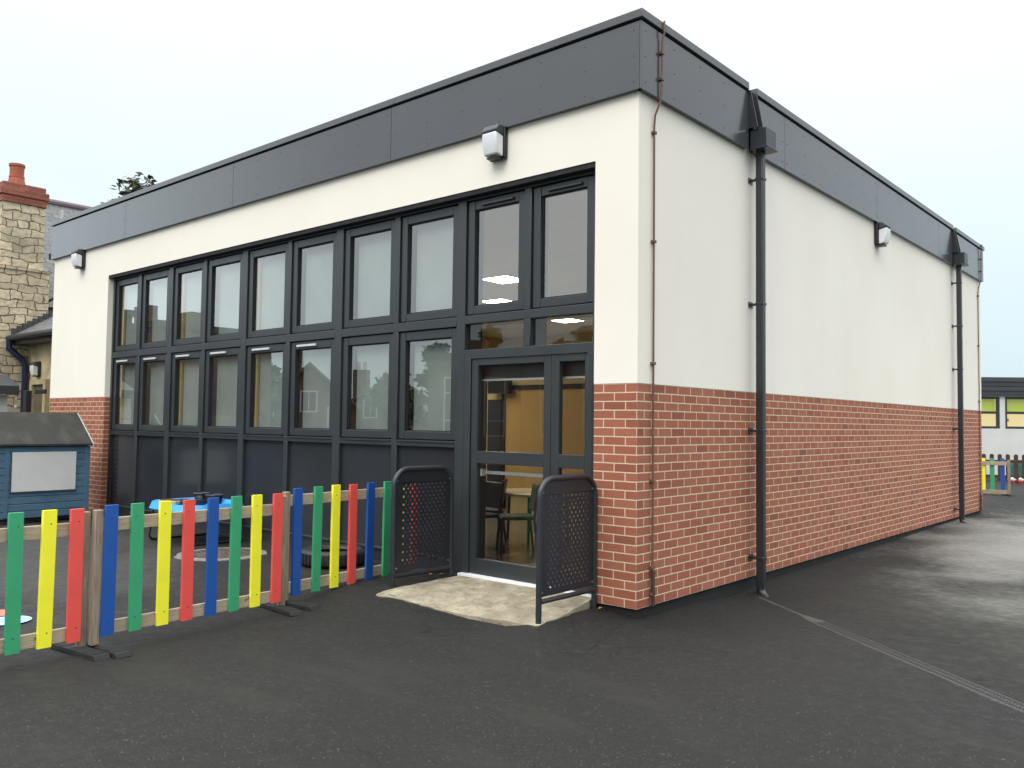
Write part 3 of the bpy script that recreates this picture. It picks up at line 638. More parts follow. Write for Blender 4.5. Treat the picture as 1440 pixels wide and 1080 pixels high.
# lightning conductor
def conductor(y, label, top=True):
    t = thing('lightning_conductor', label, 'cable', (0, y, -.05))
    Z = lambda z: z+.05
    c = MB(); pts = [(.088, .030, Z(5.035)), (.090, .028, Z(4.93)), (.075, .02, Z(4.86)), (.072, .012, Z(4.42)), (.068, .008, Z(4.33)), (.03, -.02, Z(4.2)), (.022, -.02, Z(4.1)), (.022, -.018, Z(2.0)), (.022, -.02, Z(.02))]
    c.tube(pts, .009, 8); c.build('cable', M['copper'], t)
    cl = MB()
    for x, yy, z in ((.072, .017, 4.75), (.072, .013, 4.52), (.022, -.02, 4.05), (.022, -.02, 3.1), (.022, -.02, 2.05), (.022, -.02, 1.05), (.022, -.02, .32), (.022, -.02, .1)):
        cl.box(x-.02, x+.015, yy-.022, yy+.022, Z(z)-.012, Z(z)+.012)
    cl.build('clip', M['copper'], t, .002)
    r_ = MB(); r_.box(.012, .04, -.034, -.006, Z(.0), Z(.30)); r_.build('rusty_guard', M['rust'], t, .004)
    return t
conductor(.235, 'thin brown lightning cable running down the side wall beside the front corner')
conductor(11.86, 'thin brown lightning cable at the far end of the side wall')

# ------------------------------------------------------------------ perforated guard rails
def guard_rail(p0, p1, h0, h1, ztop, label, zp=None):
    d = Vector((p1[0]-p0[0], p1[1]-p0[1])); W = d.length; a = math.atan2(d.y, d.x)
    zb = min(h0, h1)
    t = thing('guard_rail', label, 'guard rail', (p0[0], p0[1], zb), a, 'perforated guard rails beside the door')
    T = ztop-zb-.024; r = .024; rc = .16; path = [(0, 0, h0-zb-.02), (0, 0, T-rc)]
    for i in range(1, 9):
        q = math.pi/2*i/8; path.append((rc-rc*math.cos(q), 0, T-rc+rc*math.sin(q)))
    for i in range(0, 9):
        q = math.pi/2*i/8; path.append((W-rc+rc*math.sin(q), 0, T-rc+rc*math.cos(q)))
    path += [(W, 0, h1-zb-.02)]
    f = MB(); f.tube(path, r, 16); zl = zp-zb
    f.tube([(r*.8, 0, zl), (W-r*.8, 0, zl)], r*.85, 14); f.build('tube_frame', M['rail'], t)
    # sheet with real round holes
    s = MB(); x0, x1 = r*.7, W-r*.7; z0, z1 = zl+.036, T-.004; hx0, hx1 = x0+.075, x1-.06
    rows = 21; hz0, hz1 = zl+.085, T-.13; ph = (hz1-hz0)/rows; nc = 10; pw = (hx1-hx0)/(nc+.5); rad = .0115
    T_ = .0016
    def skin(pts):
        s.face([(x, -T_, z) for x, z in pts]); s.face([(x, T_, z) for x, z in reversed(pts)])
    def cell(cx, cz):
        n = 12; cor = [(1, 1), (-1, 1), (-1, -1), (1, -1)]
        for q in range(4):                       # one quarter of the cell at a time, from side to side round the hole
            mids = [(1, 0), (0, 1), (-1, 0), (0, -1)]; m0, m1 = mids[q], mids[(q+1) % 4]; c_ = cor[q]
            arc = [(cx+rad*math.cos(R(90*q+30*j)), cz+rad*math.sin(R(90*q+30*j))) for j in range(4)]
            W_ = lambda t: (cx+t[0]*pw/2, cz+t[1]*ph/2)
            skin([W_(m0), W_(c_), arc[1], arc[0]]); skin([W_(c_), arc[2], arc[1]]); skin([W_(c_), W_(m1), arc[3], arc[2]])
            for j in range(3):
                (xa, za), (xb, zb2) = arc[j], arc[j+1]; s.face([(xa, T_, za), (xb, T_, zb2), (xb, -T_, zb2), (xa, -T_, za)])
    for k_ in range(rows):
        cz = hz0+ph*(k_+.5); off = 0 if k_ % 2 else pw/2
        for j in range(nc): cell(hx0+off+pw*(j+.5), cz)
        if off: skin([(hx0, cz-ph/2), (hx0+off, cz-ph/2), (hx0+off, cz+ph/2), (hx0, cz+ph/2)])
        else: skin([(hx1-pw/2, cz-ph/2), (hx1, cz-ph/2), (hx1, cz+ph/2), (hx1-pw/2, cz+ph/2)])
    skin([(x0, z0), (x1, z0), (x1, hz0), (x0, hz0)])
    skin([(x0, hz0), (hx0, hz0), (hx0, hz1), (x0, hz1)]); skin([(hx1, hz0), (x1, hz0), (x1, hz1), (hx1, hz1)])
    rr = rc-.03; top = [(x0, hz1), (x1, hz1)]
    for i in range(9):
        q = math.pi/2*i/8; top.append((x1-rr+rr*math.cos(q), z1-rr+rr*math.sin(q)))
    for i in range(9):
        q = math.pi/2*i/8; top.append((x0+rr-rr*math.sin(q), z1-rr+rr*math.cos(q)))
    skin(top)
    o = s.build('perforated_sheet', M['perf'], t, recalc=False)
    for x in (x0+.02, x1-.02):
        for z in (hz0-.015, hz1+.02):
            b = MB(); b.tube([(x, -.002, z), (x, -.008, z)], .009, 8); b.tube([(x, .002, z), (x, .008, z)], .009, 8); b.build('bolt', M['steel'], o)
    return t
guard_rail((-2.115, -.80), (-2.115, -.05), ground_h(-2.11, -.80)-.01, .0, 1.11, 'black perforated guard rail between the colourful fence and the door', .105)
guard_rail((-.40, -.785), (-.40, -.035), ground_h(-.40, -.78)-.01, ground_h(-.4, -.04)-.01, 1.11, 'black perforated guard rail standing against the brick pier', .117)

# ------------------------------------------------------------------ colourful fence
COLS = {'g': ('green', 'green picket'), 'y': ('yellow', 'yellow picket'), 'r': ('red', 'red picket'), 'b': ('blue', 'blue picket')}
def picket_mesh(c, h):
    p = MB(); w = .046; d = .012; dz = random.uniform(-.004, .004)
    p.box(-d, d, -w, w, 0, h+dz)
    for z in (.10, h-.09):
        y = random.uniform(-.012, .012); p.tube([(d, y, z), (d+.002, y, z)], .005, 8, 1)
    return p
def fence_panel(x0, y0, x1, y1, zg, zb, zt, spec, posts, label, rails=(.075, .835)):
    """local y runs along the panel, local x points to the viewer's side"""
    L_ = math.hypot(x1-x0, y1-y0); a = math.atan2(y1-y0, x1-x0)-math.pi/2
    t = thing('picket_fence', label, 'fence', (x0, y0, zg), a, 'low fence panels with red, yellow, green and blue pickets')
    for z in rails:
        ya =   .062 if 0 in posts else 0; yb = L_-.062 if 1 in posts else L_
        r_ = MB(); r_.box(-.026, .0, ya, yb, z, z+.095); r_.build('rail', M['wood'], t, .004)
    for y in posts:
        y = 0 if y == 0 else L_-.06
        p = MB(); p.box(-.045, .003, y, y+.06, .03, zt-zg-.03); p.build('post', M['post'], t, .006)
    for y, c in spec:
        o = picket_mesh(c, zt-zb).build('picket', [M[COLS[c][0]], M['screw']], t, .003)
        o.location = (.0135, y, zb-zg); o['label'] = COLS[c][1]; o.rotation_euler = (R(random.uniform(-.5, .5)), 0, 0)
    return t
# picket stations read along each panel
zg1, zg2, zg3 = -.11, -.10, -.065
A = Vector((-2.256, -5.03)); B = Vector((-2.362, -3.413))
def stn(A, B, ys, cs): 
    L_ = (B-A).length; return [((y-A.y)/(B.y-A.y)*L_, c) for y, c in zip(ys, cs)]
fence_panel(A.x, A.y, B.x, B.y, zg1, -.03, .893, stn(A, B, (-4.935, -4.73, -4.525, -4.32, -4.115, -3.91, -3.71, -3.515), 'bgyrbgyr'), (1,), 'colourful picket panel nearest the camera, cut off by the left edge', (.09, .81))
A = Vector((-2.30, -3.409)); B = Vector((-2.425, -1.735))
fence_panel(A.x, A.y, B.x, B.y, zg2, -.015, .906, stn(A, B, (-3.305, -3.10, -2.885, -2.685, -2.475, -2.265, -2.06, -1.85), 'bgyrbgyr'), (0, 1), 'eight picket colourful fence panel in the middle, in front of the blue tray', (.09, .82))
A = Vector((-2.475, -1.728)); B = Vector((-2.665, .0))
fence_panel(A.x, A.y, B.x, B.y, zg3, .0, .934, stn(A, B, (-1.60, -1.37, -1.15, -.93, -.70, -.47, -.26, -.06), 'bgyrbgyr'), (0,), 'colourful fence panel ending behind the perforated guard rail by the door', (.09, .845))
def foot(x, y, rz, label):
    t = thing('rubber_block', label  , 'rubber block', (x, y, ground_h(x, y)), rz, 'black rubber feet under the fence')
    f = MB(); f.prism([(-.30, -.055, 0), (.30, -.055, 0), (.28, -.055, .035), (-.28, -.055, .035)], (0, .11, 0)); f.build('block', M['rubber'], t, .004)
    for a in (-.25, .12): f = MB(); f.box(a, a+.13, -.05, .05, .0351, .038); f.build('tread_pad', M['bitumen'], t)
foot(-2.33, -3.47, R(6), 'black rubber fence foot under the nearest post, front block of the pair')
foot(-2.29, -3.33, R(3), 'black rubber fence foot under the nearest pair of posts, rear block')
foot(-2.43, -1.80, R(-4), 'black rubber fence foot at the middle panel end, front block of the pair')
foot(-2.44, -1.66, R(8), 'black rubber fence foot at the middle panel end, rear block')
foot(-2.45, -.12, R(50), 'black rubber block lying by the wall behind the perforated guard rail')

# ------------------------------------------------------------------ things in the play yard
t = thing('play_tray', 'bright blue plastic play tray on black tubular legs behind the fence', 'tray', (-6.10, -.54, ground_h(-6.10, -.54)))
def rrect(hx, hy, r, n=8):
    o = []
    for cx, cy, a0 in ((hx-r, hy-r, 0), (-hx+r, hy-r, 90), (-hx+r, -hy+r, 180), (hx-r, -hy+r, 270)):
        for i in range(n+1):
            a = R(a0+90*i/n); o.append((cx+r*math.cos(a), cy+r*math.sin(a)))
    return o
loops = [(rrect(.52, .40, .25), .405), (rrect(.57, .45, .28), .46), (rrect(.60, .475, .30), .395), (rrect(.61, .485, .30), .41), (rrect(.58, .455, .29), .492), (rrect(.53, .405, .26), .488), (rrect(.49, .365, .22), .425)]
d = MB(); n = len(loops[0][0])
loops = [([(x*.92, y*.92) for x, y in l], z) for l, z in loops]
for (a, za), (b, zb_) in zip(loops, loops[1:]):
    for i in range(n):
        j = (i+1) % n; d.face([(*a[i], za), (*a[j], za), (*b[j], zb_), (*b[i], zb_)], 0, True)
d.face([(*p, .425) for p in loops[-1][0]]); d.face([(*p, .405) for p in reversed(loops[0][0])]); d.build('basin', M['tray'], t)
for sx_ in (-1, 1):
    l = MB(); x = sx_*.40; pts = [(x, -.36, .405), (x*1.03, -.40, .06), (x*1.03, -.37, .02), (x*1.03, -.32, .014), (x*1.03, .32, .014), (x*1.03, .37, .02), (x*1.03, .40, .06), (x, .36, .405)]
    l.tube(pts, .014, 10); l.build('leg_frame', M['black'], t)
zt_ = ground_h(-6.10, -.54)+.425
def pot(x, y, z, r, h, lab):
    q = thing('plant_pot', lab, 'pot', (x, y, z), .3, 'black pots on the blue tray')
    p = MB(); s = r; p.prism([(-s*.75, -s*.75, 0), (s*.75, -s*.75, 0), (s*.75, s*.75, 0), (-s*.75, s*.75, 0)], (0, 0, .003))
    b0 = [(-s*.75, -s*.75, 0), (s*.75, -s*.75, 0), (s*.75, s*.75, 0), (-s*.75, s*.75, 0)]; b1 = [(a/.75, b/.75, h) for a, b, _ in b0]
    for i in range(4): p.face([b0[i], b0[(i+1) % 4], b1[(i+1) % 4], b1[i]])
    o = p.build('pot_body', M['black'], q); so_ = o.modifiers.new('Solidify', 'SOLIDIFY'); so_.thickness = .006
    p = MB(); p.prism([(a*1.02, b*1.02, h-.02) for a, b, _ in b1], (0, 0, .022)); p.build('soil', M['bitumen'], q)
    p = MB()
    for i in range(4):
        a, b = b1[i], b1[(i+1) % 4]; p.tube([(a[0]*1.03, a[1]*1.03, h+.003), (b[0]*1.03, b[1]*1.03, h+.003)], .008, 6)
    p.build('rim', M['hood'], q)
pot(-6.42, -.30, zt_, .07, .13, 'black square pot on the blue tray, left of the other pot'); pot(-6.18, -.26, zt_, .075, .12, 'black square pot on the blue tray nearest its right end')
q = thing('seed_tray', 'dark plastic seed tray lying in the blue play tray', 'seed tray', (-6.28, -.56, zt_), .5)
p = MB(); p.box(-.18, .18, -.11, .11, 0, .07); p.build('tray_body', M['indoor'], q, .01)
p = MB(); p.box(-.16, .16, -.09, .09, .0705, .075); p.build('compost', M['bitumen'], q)
q = thing('leaf_tray', 'shallow pale tray of brown leaves at the left end of the blue play tray', 'seed tray', (-6.40, -.72, zt_+.03), .35)
p = MB(); p.box(-.14, .14, -.09, .09, 0, .04); p.build('tray_body', M['buff'], q, .008)
p = MB(); p.box(-.12, .12, -.07, .07, .0405, .05); p.build('leaves', M['rust'], q, .004)
# tyre
q = thing('tyre', 'black rubber tyre lying flat behind the fence near the left guard rail', 'tyre', (-3.50, -.42, ground_h(-3.5, -.42)))
p = MB(); p.lathe([(.19, .03), (.22, .005), (.30, .0), (.335, .03), (.345, .08), (.335, .14), (.30, .165), (.22, .16), (.19, .135), (.21, .11), (.21, .05), (.19, .03)], 40); p.build('carcass', M['tyre'], q)
p = MB()
for i in range(40):
    a = 2*math.pi*i/40; c_, s_ = math.cos(a), math.sin(a); p.obox((.338*c_+.008*s_, .338*s_-.008*c_, .035), (.012*c_, .012*s_, 0), (-.016*s_, .016*c_, 0), (0, 0, .10))
p.build('tread', M['tyre'], q)
# gravel circle, painted spots
q = thing('gravel_bed', 'round patch of red brown gravel with pale stone edging in the yard', 'gravel bed', (-4.90, -0.88, ground_h(-4.90, -0.88)))
p = MB(); n = 36
rr = [.47+random.uniform(-.025, .025) for _ in range(n)]; ri = [.37+random.uniform(-.02, .02) for _ in range(n)]
def gz(x, y, dz): return (x, y, ground_h(-4.90+x, -0.88+y)-ground_h(-4.90, -0.88)+dz)
P_ = lambda r, i, dz: gz(r*math.cos(2*math.pi*i/n), r*1.05*math.sin(2*math.pi*i/n), dz)
for i in range(n):
    j = (i+1) % n; p.face([P_(rr[i], i, .008), P_(rr[j], j, .008), P_(ri[j], j, .012), P_(ri[i], i, .012)]); p.face([P_(rr[i]+.01, i, -.03), P_(rr[j]+.01, j, -.03), P_(rr[j], j, .008), P_(rr[i], i, .008)])
p.build('edging', M['grout'], q, recalc=False)
p = MB(); p.face([P_(ri[i], i, .009) for i in range(n)]); p.build('gravel', M['gravel'], q, recalc=False)
def spot(x, y, r, mat, lab):
    p = MB(); p.face([(r*math.cos(2*math.pi*i/32), r*math.sin(2*math.pi*i/32), ground_h(x+r*math.cos(2*math.pi*i/32), y+r*math.sin(2*math.pi*i/32))-ground_h(x, y)+.011) for i in range(32)])
    o = p.build('painted_spot', M[mat], None, recalc=False, loc=(x, y, ground_h(x, y))); tag(o, lab, 'ground marking')
spot(-3.68, -3.47, .165, 'bluepaint', 'pale blue spot painted on the playground behind the nearest green picket')
spot(-4.02, -3.45, .14, 'coral', 'coral red spot painted on the playground at the left edge')

# playhouse
t = thing('playhouse', 'blue weatherboard playhouse with grey felt roof and a white board on its side', 'playhouse', (-9.35, -.53, ground_h(-9.35, -.53)))
gz0 = ground_h(-9.35, -.53); Zp = lambda z: z-gz0; LN = 1.9; DP = 1.05; apex = 1.585; eave = 1.13
wl = MB(); nb = 10; bh = (1.12-.10)/nb
for i in range(nb):
    z = .10+i*bh
    wl.prism([(-.012, -LN, Zp(z)), (.022, -LN, Zp(z)), (.022, -LN, Zp(z+.085*1.0)), (.002, -LN, Zp(z+bh)), (-.012, -LN, Zp(z+bh))], (0, LN, 0))
    wl.prism([(-DP, .012, Zp(z)), (-DP, -.012, Zp(z)), (-DP, -.012, Zp(z+bh)), (-DP, .002, Zp(z+bh))], (DP-.012, 0, 0))
wl.prism([(0, -.012, Zp(1.12)), (0, .006, Zp(1.12)), (-DP/2, .006, Zp(apex-.05)), (-DP/2, -.012, Zp(apex-.05))], (0, 0, .0)) if False else None
wl.face([(0, .003, Zp(1.12)), (-DP, .003, Zp(1.12)), (-DP/2, .003, Zp(apex-.04))]); wl.box(-DP, -DP+.02, -LN, -.02, Zp(.10), Zp(1.12))
wl.build('wall', M['board'], t)
bt = MB(); bt.box(-.03, .034, -.05, .026, Zp(.10), Zp(1.11)); bt.build('corner_batten', M['board'], t, .003)
bt = MB(); bt.box(.013, .030, -1.13, -1.075, Zp(.11), Zp(1.10)); bt.build('corner_batten', M['board'], t, .003)
br = MB()
for y in (-.1, -.75, -1.5): br.box(-DP+.05, -.02, y-.04, y+.04, 0, Zp(.10))
br.box(-.03, -.005, -LN, 0, Zp(.06), Zp(.10)); br.build('bearer', M['bitumen'], t)
ro = MB()
for sg in (0, 1):
    X0 = lambda x: x if sg == 0 else -DP-x
    ro.prism([(X0(.075), -LN-.06, Zp(eave)-.012), (X0(.075), -LN-.06, Zp(eave)+.018), (-DP/2, -LN-.06, Zp(apex)+.02), (-DP/2, -LN-.06, Zp(apex)-.02)], (0, LN+.10, 0))
ro.build('roof', M['felt'], t, .004)
bg = MB(); s_ = (apex-eave)/(DP/2+.075)
bg.prism([(.078, .042, Zp(eave)-.045), (.078, .042, Zp(eave)+.02), (-DP/2, .042, Zp(apex)+.022), (-DP/2, .042, Zp(apex)-.04)], (0, .012, 0)); bg.build('barge_board', M['offwhite'], t)
wb = MB(); wb.box(.024, .038, -1.045, -.175, Zp(.472), Zp(1.032)); wb.build('white_board', M['wboard'], t, .004)
wf = MB(); wf.box(.024, .042, -1.055, -.165, Zp(.458), Zp(.471)); wf.box(.024, .042, -1.055, -1.046, Zp(.472), Zp(1.04)); wf.build('board_edge', M['hood'], t)

# black gate between playhouse and new building
t = thing('metal_gate', 'black metal gate post and rail between playhouse and stone annexe', 'gate', (-13.02, -.10, .0))
p = MB(); p.box(-.07, .06, -.05, .05, -.1, 2.02); p.build('post', M['black'], t, .006)
p = MB(); p.box(.05, .50, .10, .14, 1.96, 2.04); p.build('rail', M['black'], t, .004)
t = thing('lean_to_shelter', 'dark roofed lean-to with white boards at the left edge, behind the playhouse', 'shelter', (-13.35, -.75, -.0))
p = MB(); p.prism([(.30, -.9, 1.93), (.30, -.9, 2.10), (-.35, -.9, 2.32), (-.35, -.9, 2.2)], (0, 1.42, 0)); p.build('roof', M['clad'], t, .008)
p = MB()
for z in (1.40, 1.625, 1.85): p.box(.10, .135, -.9, .40, z-.105, z+.105) if z < 1.8 else None
p.box(.0, .10, -.9, .40, -.0, 1.93); p.build('white_board', M['offwhite'], t, .008)
for z in (1.87, 1.72):
    b = MB(); b.lathe([(0, .03), (.02, .026), (.03, 0), (.02, -.026), (0, -.03)], 12, (.24, .49, z)); b.build('bolt_cap', M['offwhite'], t)

# ------------------------------------------------------------------ old stone house
t = thing('stone_house', 'old rubble stone house with brick topped chimney and slate roofs behind the new block', 'house', (-15.5, .5, 0))
X_, Y_ = -15.5, .5
def sp(mb, name, mat, parent=None, bevel=0):
    for i, v in enumerate(mb.v): mb.v[i] = v-Vector((X_, Y_, 0))
    return mb.build(name, mat, parent or t, bevel)
p = MB(); p.box(-16.6, X_, .155, .985, 4.62, 6.0); p.prism([(-16.6, -.05, 4.50), (X_+.06, -.05, 4.50), (X_, .155, 4.62), (-16.6, .155, 4.62)], (0, 0, .001)) if False else None
cs = sp(p, 'chimney_stack', M['stone'])
p = MB(); p.box(-16.7, X_+.04, -.35, 1.10, -.1, 4.60); p.box(-16.7, X_+.07, -.38, 1.13, 4.60, 4.66); sp(p, 'chimney_base', M['stone'])
p = MB(); p.box(-16.62, X_+.03, .135, 1.005, 6.0, 6.15); p.box(-16.65, X_+.06, .105, 1.035, 6.15, 6.30); p.box(-16.60, X_+.01, .155, .985, 6.30, 6.42); sp(p, 'chimney_cap', M['capbrick'], cs, .006)
p = MB(); p.lathe([(.17, 6.42), (.165, 6.50), (.145, 6.60), (.15, 6.605), (.15, 6.64), (.135, 6.645), (.14, 6.84), (.155, 6.85), (.155, 6.90), (.13, 6.90), (.12, 6.8)], 24, (X_-.35, .52, 0)); sp(p, 'chimney_pot', M['terracotta'], cs)
p = MB(); p.box(-23.2, -16.2, .25, 14, -.1, 4.2); p.prism([(-23.2, .25, 4.2), (-16.2, .25, 4.2), (-19.5, .25, 6.9)], (0, .3, 0)); sp(p, 'wall', M['stone'])
p = MB()
def roofquad(mb, a, b, c_, d):               # slate courses follow the slope
    a, b, c_, d = map(Vector, (a, b, c_, d)); wv = (b-a).normalized(); vv = (d-a); vv = (vv-wv*vv.dot(wv)).normalized()
    mb.face([a, b, c_, d], 0, False, [((q-a).dot(wv), (q-a).dot(vv)) for q in (a, b, c_, d)])
roofquad(p, (-15.95, .2, 3.95), (-15.95, 14, 3.95), (-19.5, 14, 7.12), (-19.5, .2, 7.08)); roofquad(p, (-19.5, .2, 7.08), (-19.5, 14, 7.12), (-24, 14, 3.9), (-24, .2, 3.9))
mr_ = sp(p, 'roof', M['slate'])
p = MB(); p.tube([(-19.5, .15, 7.10), (-19.5, 14, 7.14)], .09, 10); sp(p, 'ridge', simple('ridge_tile', (0.16, 0.12, 0.125), 0.8), mr_)
p = MB(); p.tube([(-15.6, 1.35, 4.75), (-15.6, 1.35, 6.05)], .035, 10); sp(p, 'conduit', M['offwhite'])
p = MB(); p.box(-15.75, -15.55, 1.18, 1.28, 4.95, 5.08); p.tube([(-15.6, 1.05, 3.95), (-15.5, 1.25, 4.12), (-15.55, 1.5, 4.0)], .03, 8); sp(p, 'cable_bracket', M['black'])
# annexe with its own roof, eave along x
p = MB(); p.box(-16.2, -12.9, .75, 5.2, -.1, 3.30); sp(p, 'annexe_wall', simple('annexe_stone', (0.47, 0.385, 0.235), 0.95, 0.35, 3.2, 0.6, 12))
p = MB(); roofquad(p, (X_-.3, .42, 3.22), (-12.7, .42, 3.22), (-12.7, 3.4, 5.05), (X_-.3, 3.4, 5.05)); roofquad(p, (X_-.3, 3.4, 5.05), (-12.7, 3.4, 5.05), (-12.7, 5.4, 3.3), (X_-.3, 5.4, 3.3))
p.face([(-12.7, .42, 3.22), (-12.7, 5.4, 3.3), (-12.7, 3.4, 5.05)]); sp(p, 'annexe_roof', M['slate'])
p = MB()
for i in range(8):                             # stepped flashing against the stack
    y = .40+.10*i; z = 3.24+.0614*i*1.0; p.obox((X_+.041, y, z+.01), (.02, 0, 0), (0, .11, 0), (0, 0, .12))
sp(p, 'lead_flashing', M['hood'])
p = MB(); p.tube([(X_-.25, .36, 3.16), (-12.75, .36, 3.16)], .06, 10); p.box(-15.9, -12.75, .44, .70, 3.02, 3.16); sp(p, 'gutter', M['clad'])
p = MB(); p.tube([(-15.42, .36, 3.14), (-15.42, .36, 2.95), (-15.36, .60, 2.72), (-15.36, .66, 2.60), (-15.36, .66, .2)], .06, 12); sp(p, 'drain_pipe', M['navy'])
p = MB(); p.box(-15.10, -14.98, .66, .748, .2, 2.20); p.box(-14.40, -14.28, .66, .748, .2, 2.20); p.box(-15.10, -14.28, .66, .748, 2.20, 2.30); sp(p, 'door_surround', M['buff'])
p = MB(); p.box(-14.98, -14.40, .72, .749, .1, 2.20); sp(p, 'door', M['mouldwood'])
wall_light((-14.85, .747, 2.52), 0, 'small black and white lamp over the old annexe door', .95)

# ------------------------------------------------------------------ trees
def leafcloud(rnd, centres, n, size, flat=0.8):
    m_ = MB()
    for i in range(n):
        c, r = rnd.choice(centres)
        while True:
            v = Vector((rnd.uniform(-1, 1), rnd.uniform(-1, 1), rnd.uniform(-1, 1)))
            if v.length < 1: break
        v *= (0.55+0.45*rnd.random())
        p = c+Vector((v.x*r, v.y*r, v.z*r*flat)); s = size*rnd.uniform(.6, 1.4)
        a = Vector((rnd.uniform(-1, 1), rnd.uniform(-1, 1), rnd.uniform(-.6, .6))).normalized(); b = a.orthogonal().normalized(); b.rotate(Matrix.Rotation(rnd.uniform(0, 6.28), 3, a))
        m_.face([p-a*s, p+b*s*.45, p+a*s, p-b*s*.45], 0)
    return m_
def tree(loc, h, rad, mat, label, seed, n=2600, size=.22, crown0=.35, blobs=16):
    rnd = random.Random(seed); t = thing('tree', label, 'tree', loc)
    tk = MB(); tk.tube([(0, 0, -.2), (.05, .02, h*.3), (-.05, .05, h*.6), (0, 0, h*.92)], [h*.028, h*.02, h*.012, .02], 10)
    cs_ = []
    for i in range(blobs):
        z = h*(crown0+(1-crown0)*rnd.random()**.8*.92); k_ = 1-((z/h-crown0)/(1-crown0))**1.6*.75; a = rnd.uniform(0, 6.28); q = rad*k_*rnd.uniform(.25, .85)
        c = Vector((q*math.cos(a), q*math.sin(a), z)); cs_.append((c, rad*.34*rnd.uniform(.6, 1.15)))
        tk.tube([(0, 0, z*.78), (c*.5+Vector((0, 0, z*.42))), c], [h*.010, h*.006, .012], 6)
    tk.build('trunk', M['bark'], t); leafcloud(rnd, cs_, n, size).build('crown', M[mat], t, recalc=False); return t
tree((-33.4, 11.4, -.1), 12.5, 2.3, 'leafdark', 'dark tree top showing above the roof line behind the new block', 11, 2100, .16, .5, 70)

# ------------------------------------------------------------------ classroom block and fences at far right
cb = Vector((-2.62, 24.2)); cdir = Vector((.80, .60)); ang = math.atan2(cdir.y, cdir.x)
t = thing('classroom_block', 'low grey classroom block with dark cladding and yellow lit windows at far right', 'building', (cb.x, cb.y, -.11), ang)
ops = [(-1.0, .62), (.78, 2.42), (2.58, 4.22), (4.38, 6.0)]; zw0, zw1 = 1.66, 2.56
p = MB(); p.box(-3, 9, 0, .25, 0, zw0); p.box(-3, 9, 0, .25, zw1+.12, 2.72)
prev = -3
for a, b in ops: p.box(prev, a, 0, .25, zw0, zw1+.12); prev = b
p.box(prev, 9, 0, .25, zw0, zw1+.12); p.box(-3, -2.7, .25, 6, 0, 2.72); p.box(8.7, 9, .25, 6, 0, 2.72); p.box(-3, 9, 5.9, 6.2, 0, 2.72); p.build('wall', M['greywall'], t)
p = MB()
for i in range(4): p.prism([(-3.15, -.10-.01*(i % 2), 2.721+i*.145), (-3.15, -.085, 2.86+i*.145), (-3.15, .3, 2.86+i*.145), (-3.15, .3, 2.721+i*.145)], (12.3, 0, 0))
p.box(-3.15, 9.15, .3, 6.3, 2.74, 3.28); p.build('roof_cladding', M['clad'], t)
for a, b in ops:
    f = MB(); q = .075
    for c_ in ((a, a+q, zw0, zw1+.12), (b-q, b, zw0, zw1+.12), (a+q, b-q, zw0, zw0+q), (a+q, b-q, zw1+.045, zw1+.12), (a+q, b-q, 2.13, 2.21)): f.box(c_[0], c_[1], .03, .12, c_[2], c_[3])
    o = f.build('window', M['frame'], t)
    g_ = MB(); g_.face([(a+q, .07, zw0+q), (b-q, .07, zw0+q), (b-q, .07, 2.13), (a+q, .07, 2.13)]); g_.face([(a+q, .07, 2.21), (b-q, .07, 2.21), (b-q, .07, zw1+.045), (a+q, .07, zw1+.045)]); g_.build('pane', M['doorglass'], o, recalc=False)
    g_ = MB(); g_.box(a+q, b-q, .16, .165, 2.19, zw1+.05); g_.build('blind', M['lime'], o)
g_ = MB(); g_.box(-2.6, 8.6, 1.6, 1.65, 1.0, 2.7); g_.build('lit_wall', M['litroom'], t)
g_ = MB(); g_.box(1.30, 1.66, 1.56, 1.595, 1.90, 2.0); g_.build('notice', M['sign'], t); g_ = MB(); g_.box(2.2, 2.55, 1.55, 1.59, 1.65, 2.05); g_.box(.1, .45, 1.55, 1.59, 1.7, 2.0); g_.build('paper_sheet', M['paper'], t)
# brown palisade
bf = Vector((-2.3, 22.15)); t = thing('palisade_fence', 'dark brown round topped picket fence in front of the classroom block', 'fence', (bf.x, bf.y, -.11), R(12))
for z in (.22, .66):
    p = MB(); p.box(0, 4.5, .011, .05, z, z+.08); p.build('rail', M['stainwood'], t)
for i in range(22):
    x = .0+.205*i; s = .056; p = MB()
    poly = [(x-s, -.01, 0), (x+s, -.01, 0), (x+s, -.01, .83)] + [(x+s*math.cos(R(a)), -.01, .86+s*math.sin(R(a))) for a in range(0, 181, 30)] + [(x-s, -.01, .83)]
    p.prism(poly, (0, .02, 0)); p.build('picket', M['stainwood'], t)
for k_, (x, lab) in enumerate(((.925, 'teal plank leaning behind the brown palisade, left one'), (1.13, 'teal plank leaning behind the brown palisade, right one'))):
    q = Vector((math.cos(R(12)), math.sin(R(12)))); pos = bf+q*x+Vector((-q.y, q.x))*.25
    o = MB().box(-.07, .07, -.015, .015, 0, .75).build('plank', simple('teal_paint', (.05, .26, .22), .6), None, loc=(pos.x, pos.y, -.11)); o.rotation_euler = (R(-6), 0, R(12)); tag(o, lab, 'plank', 'teal planks behind the palisade')
    o.rotation_euler = (0, 0, R(12))
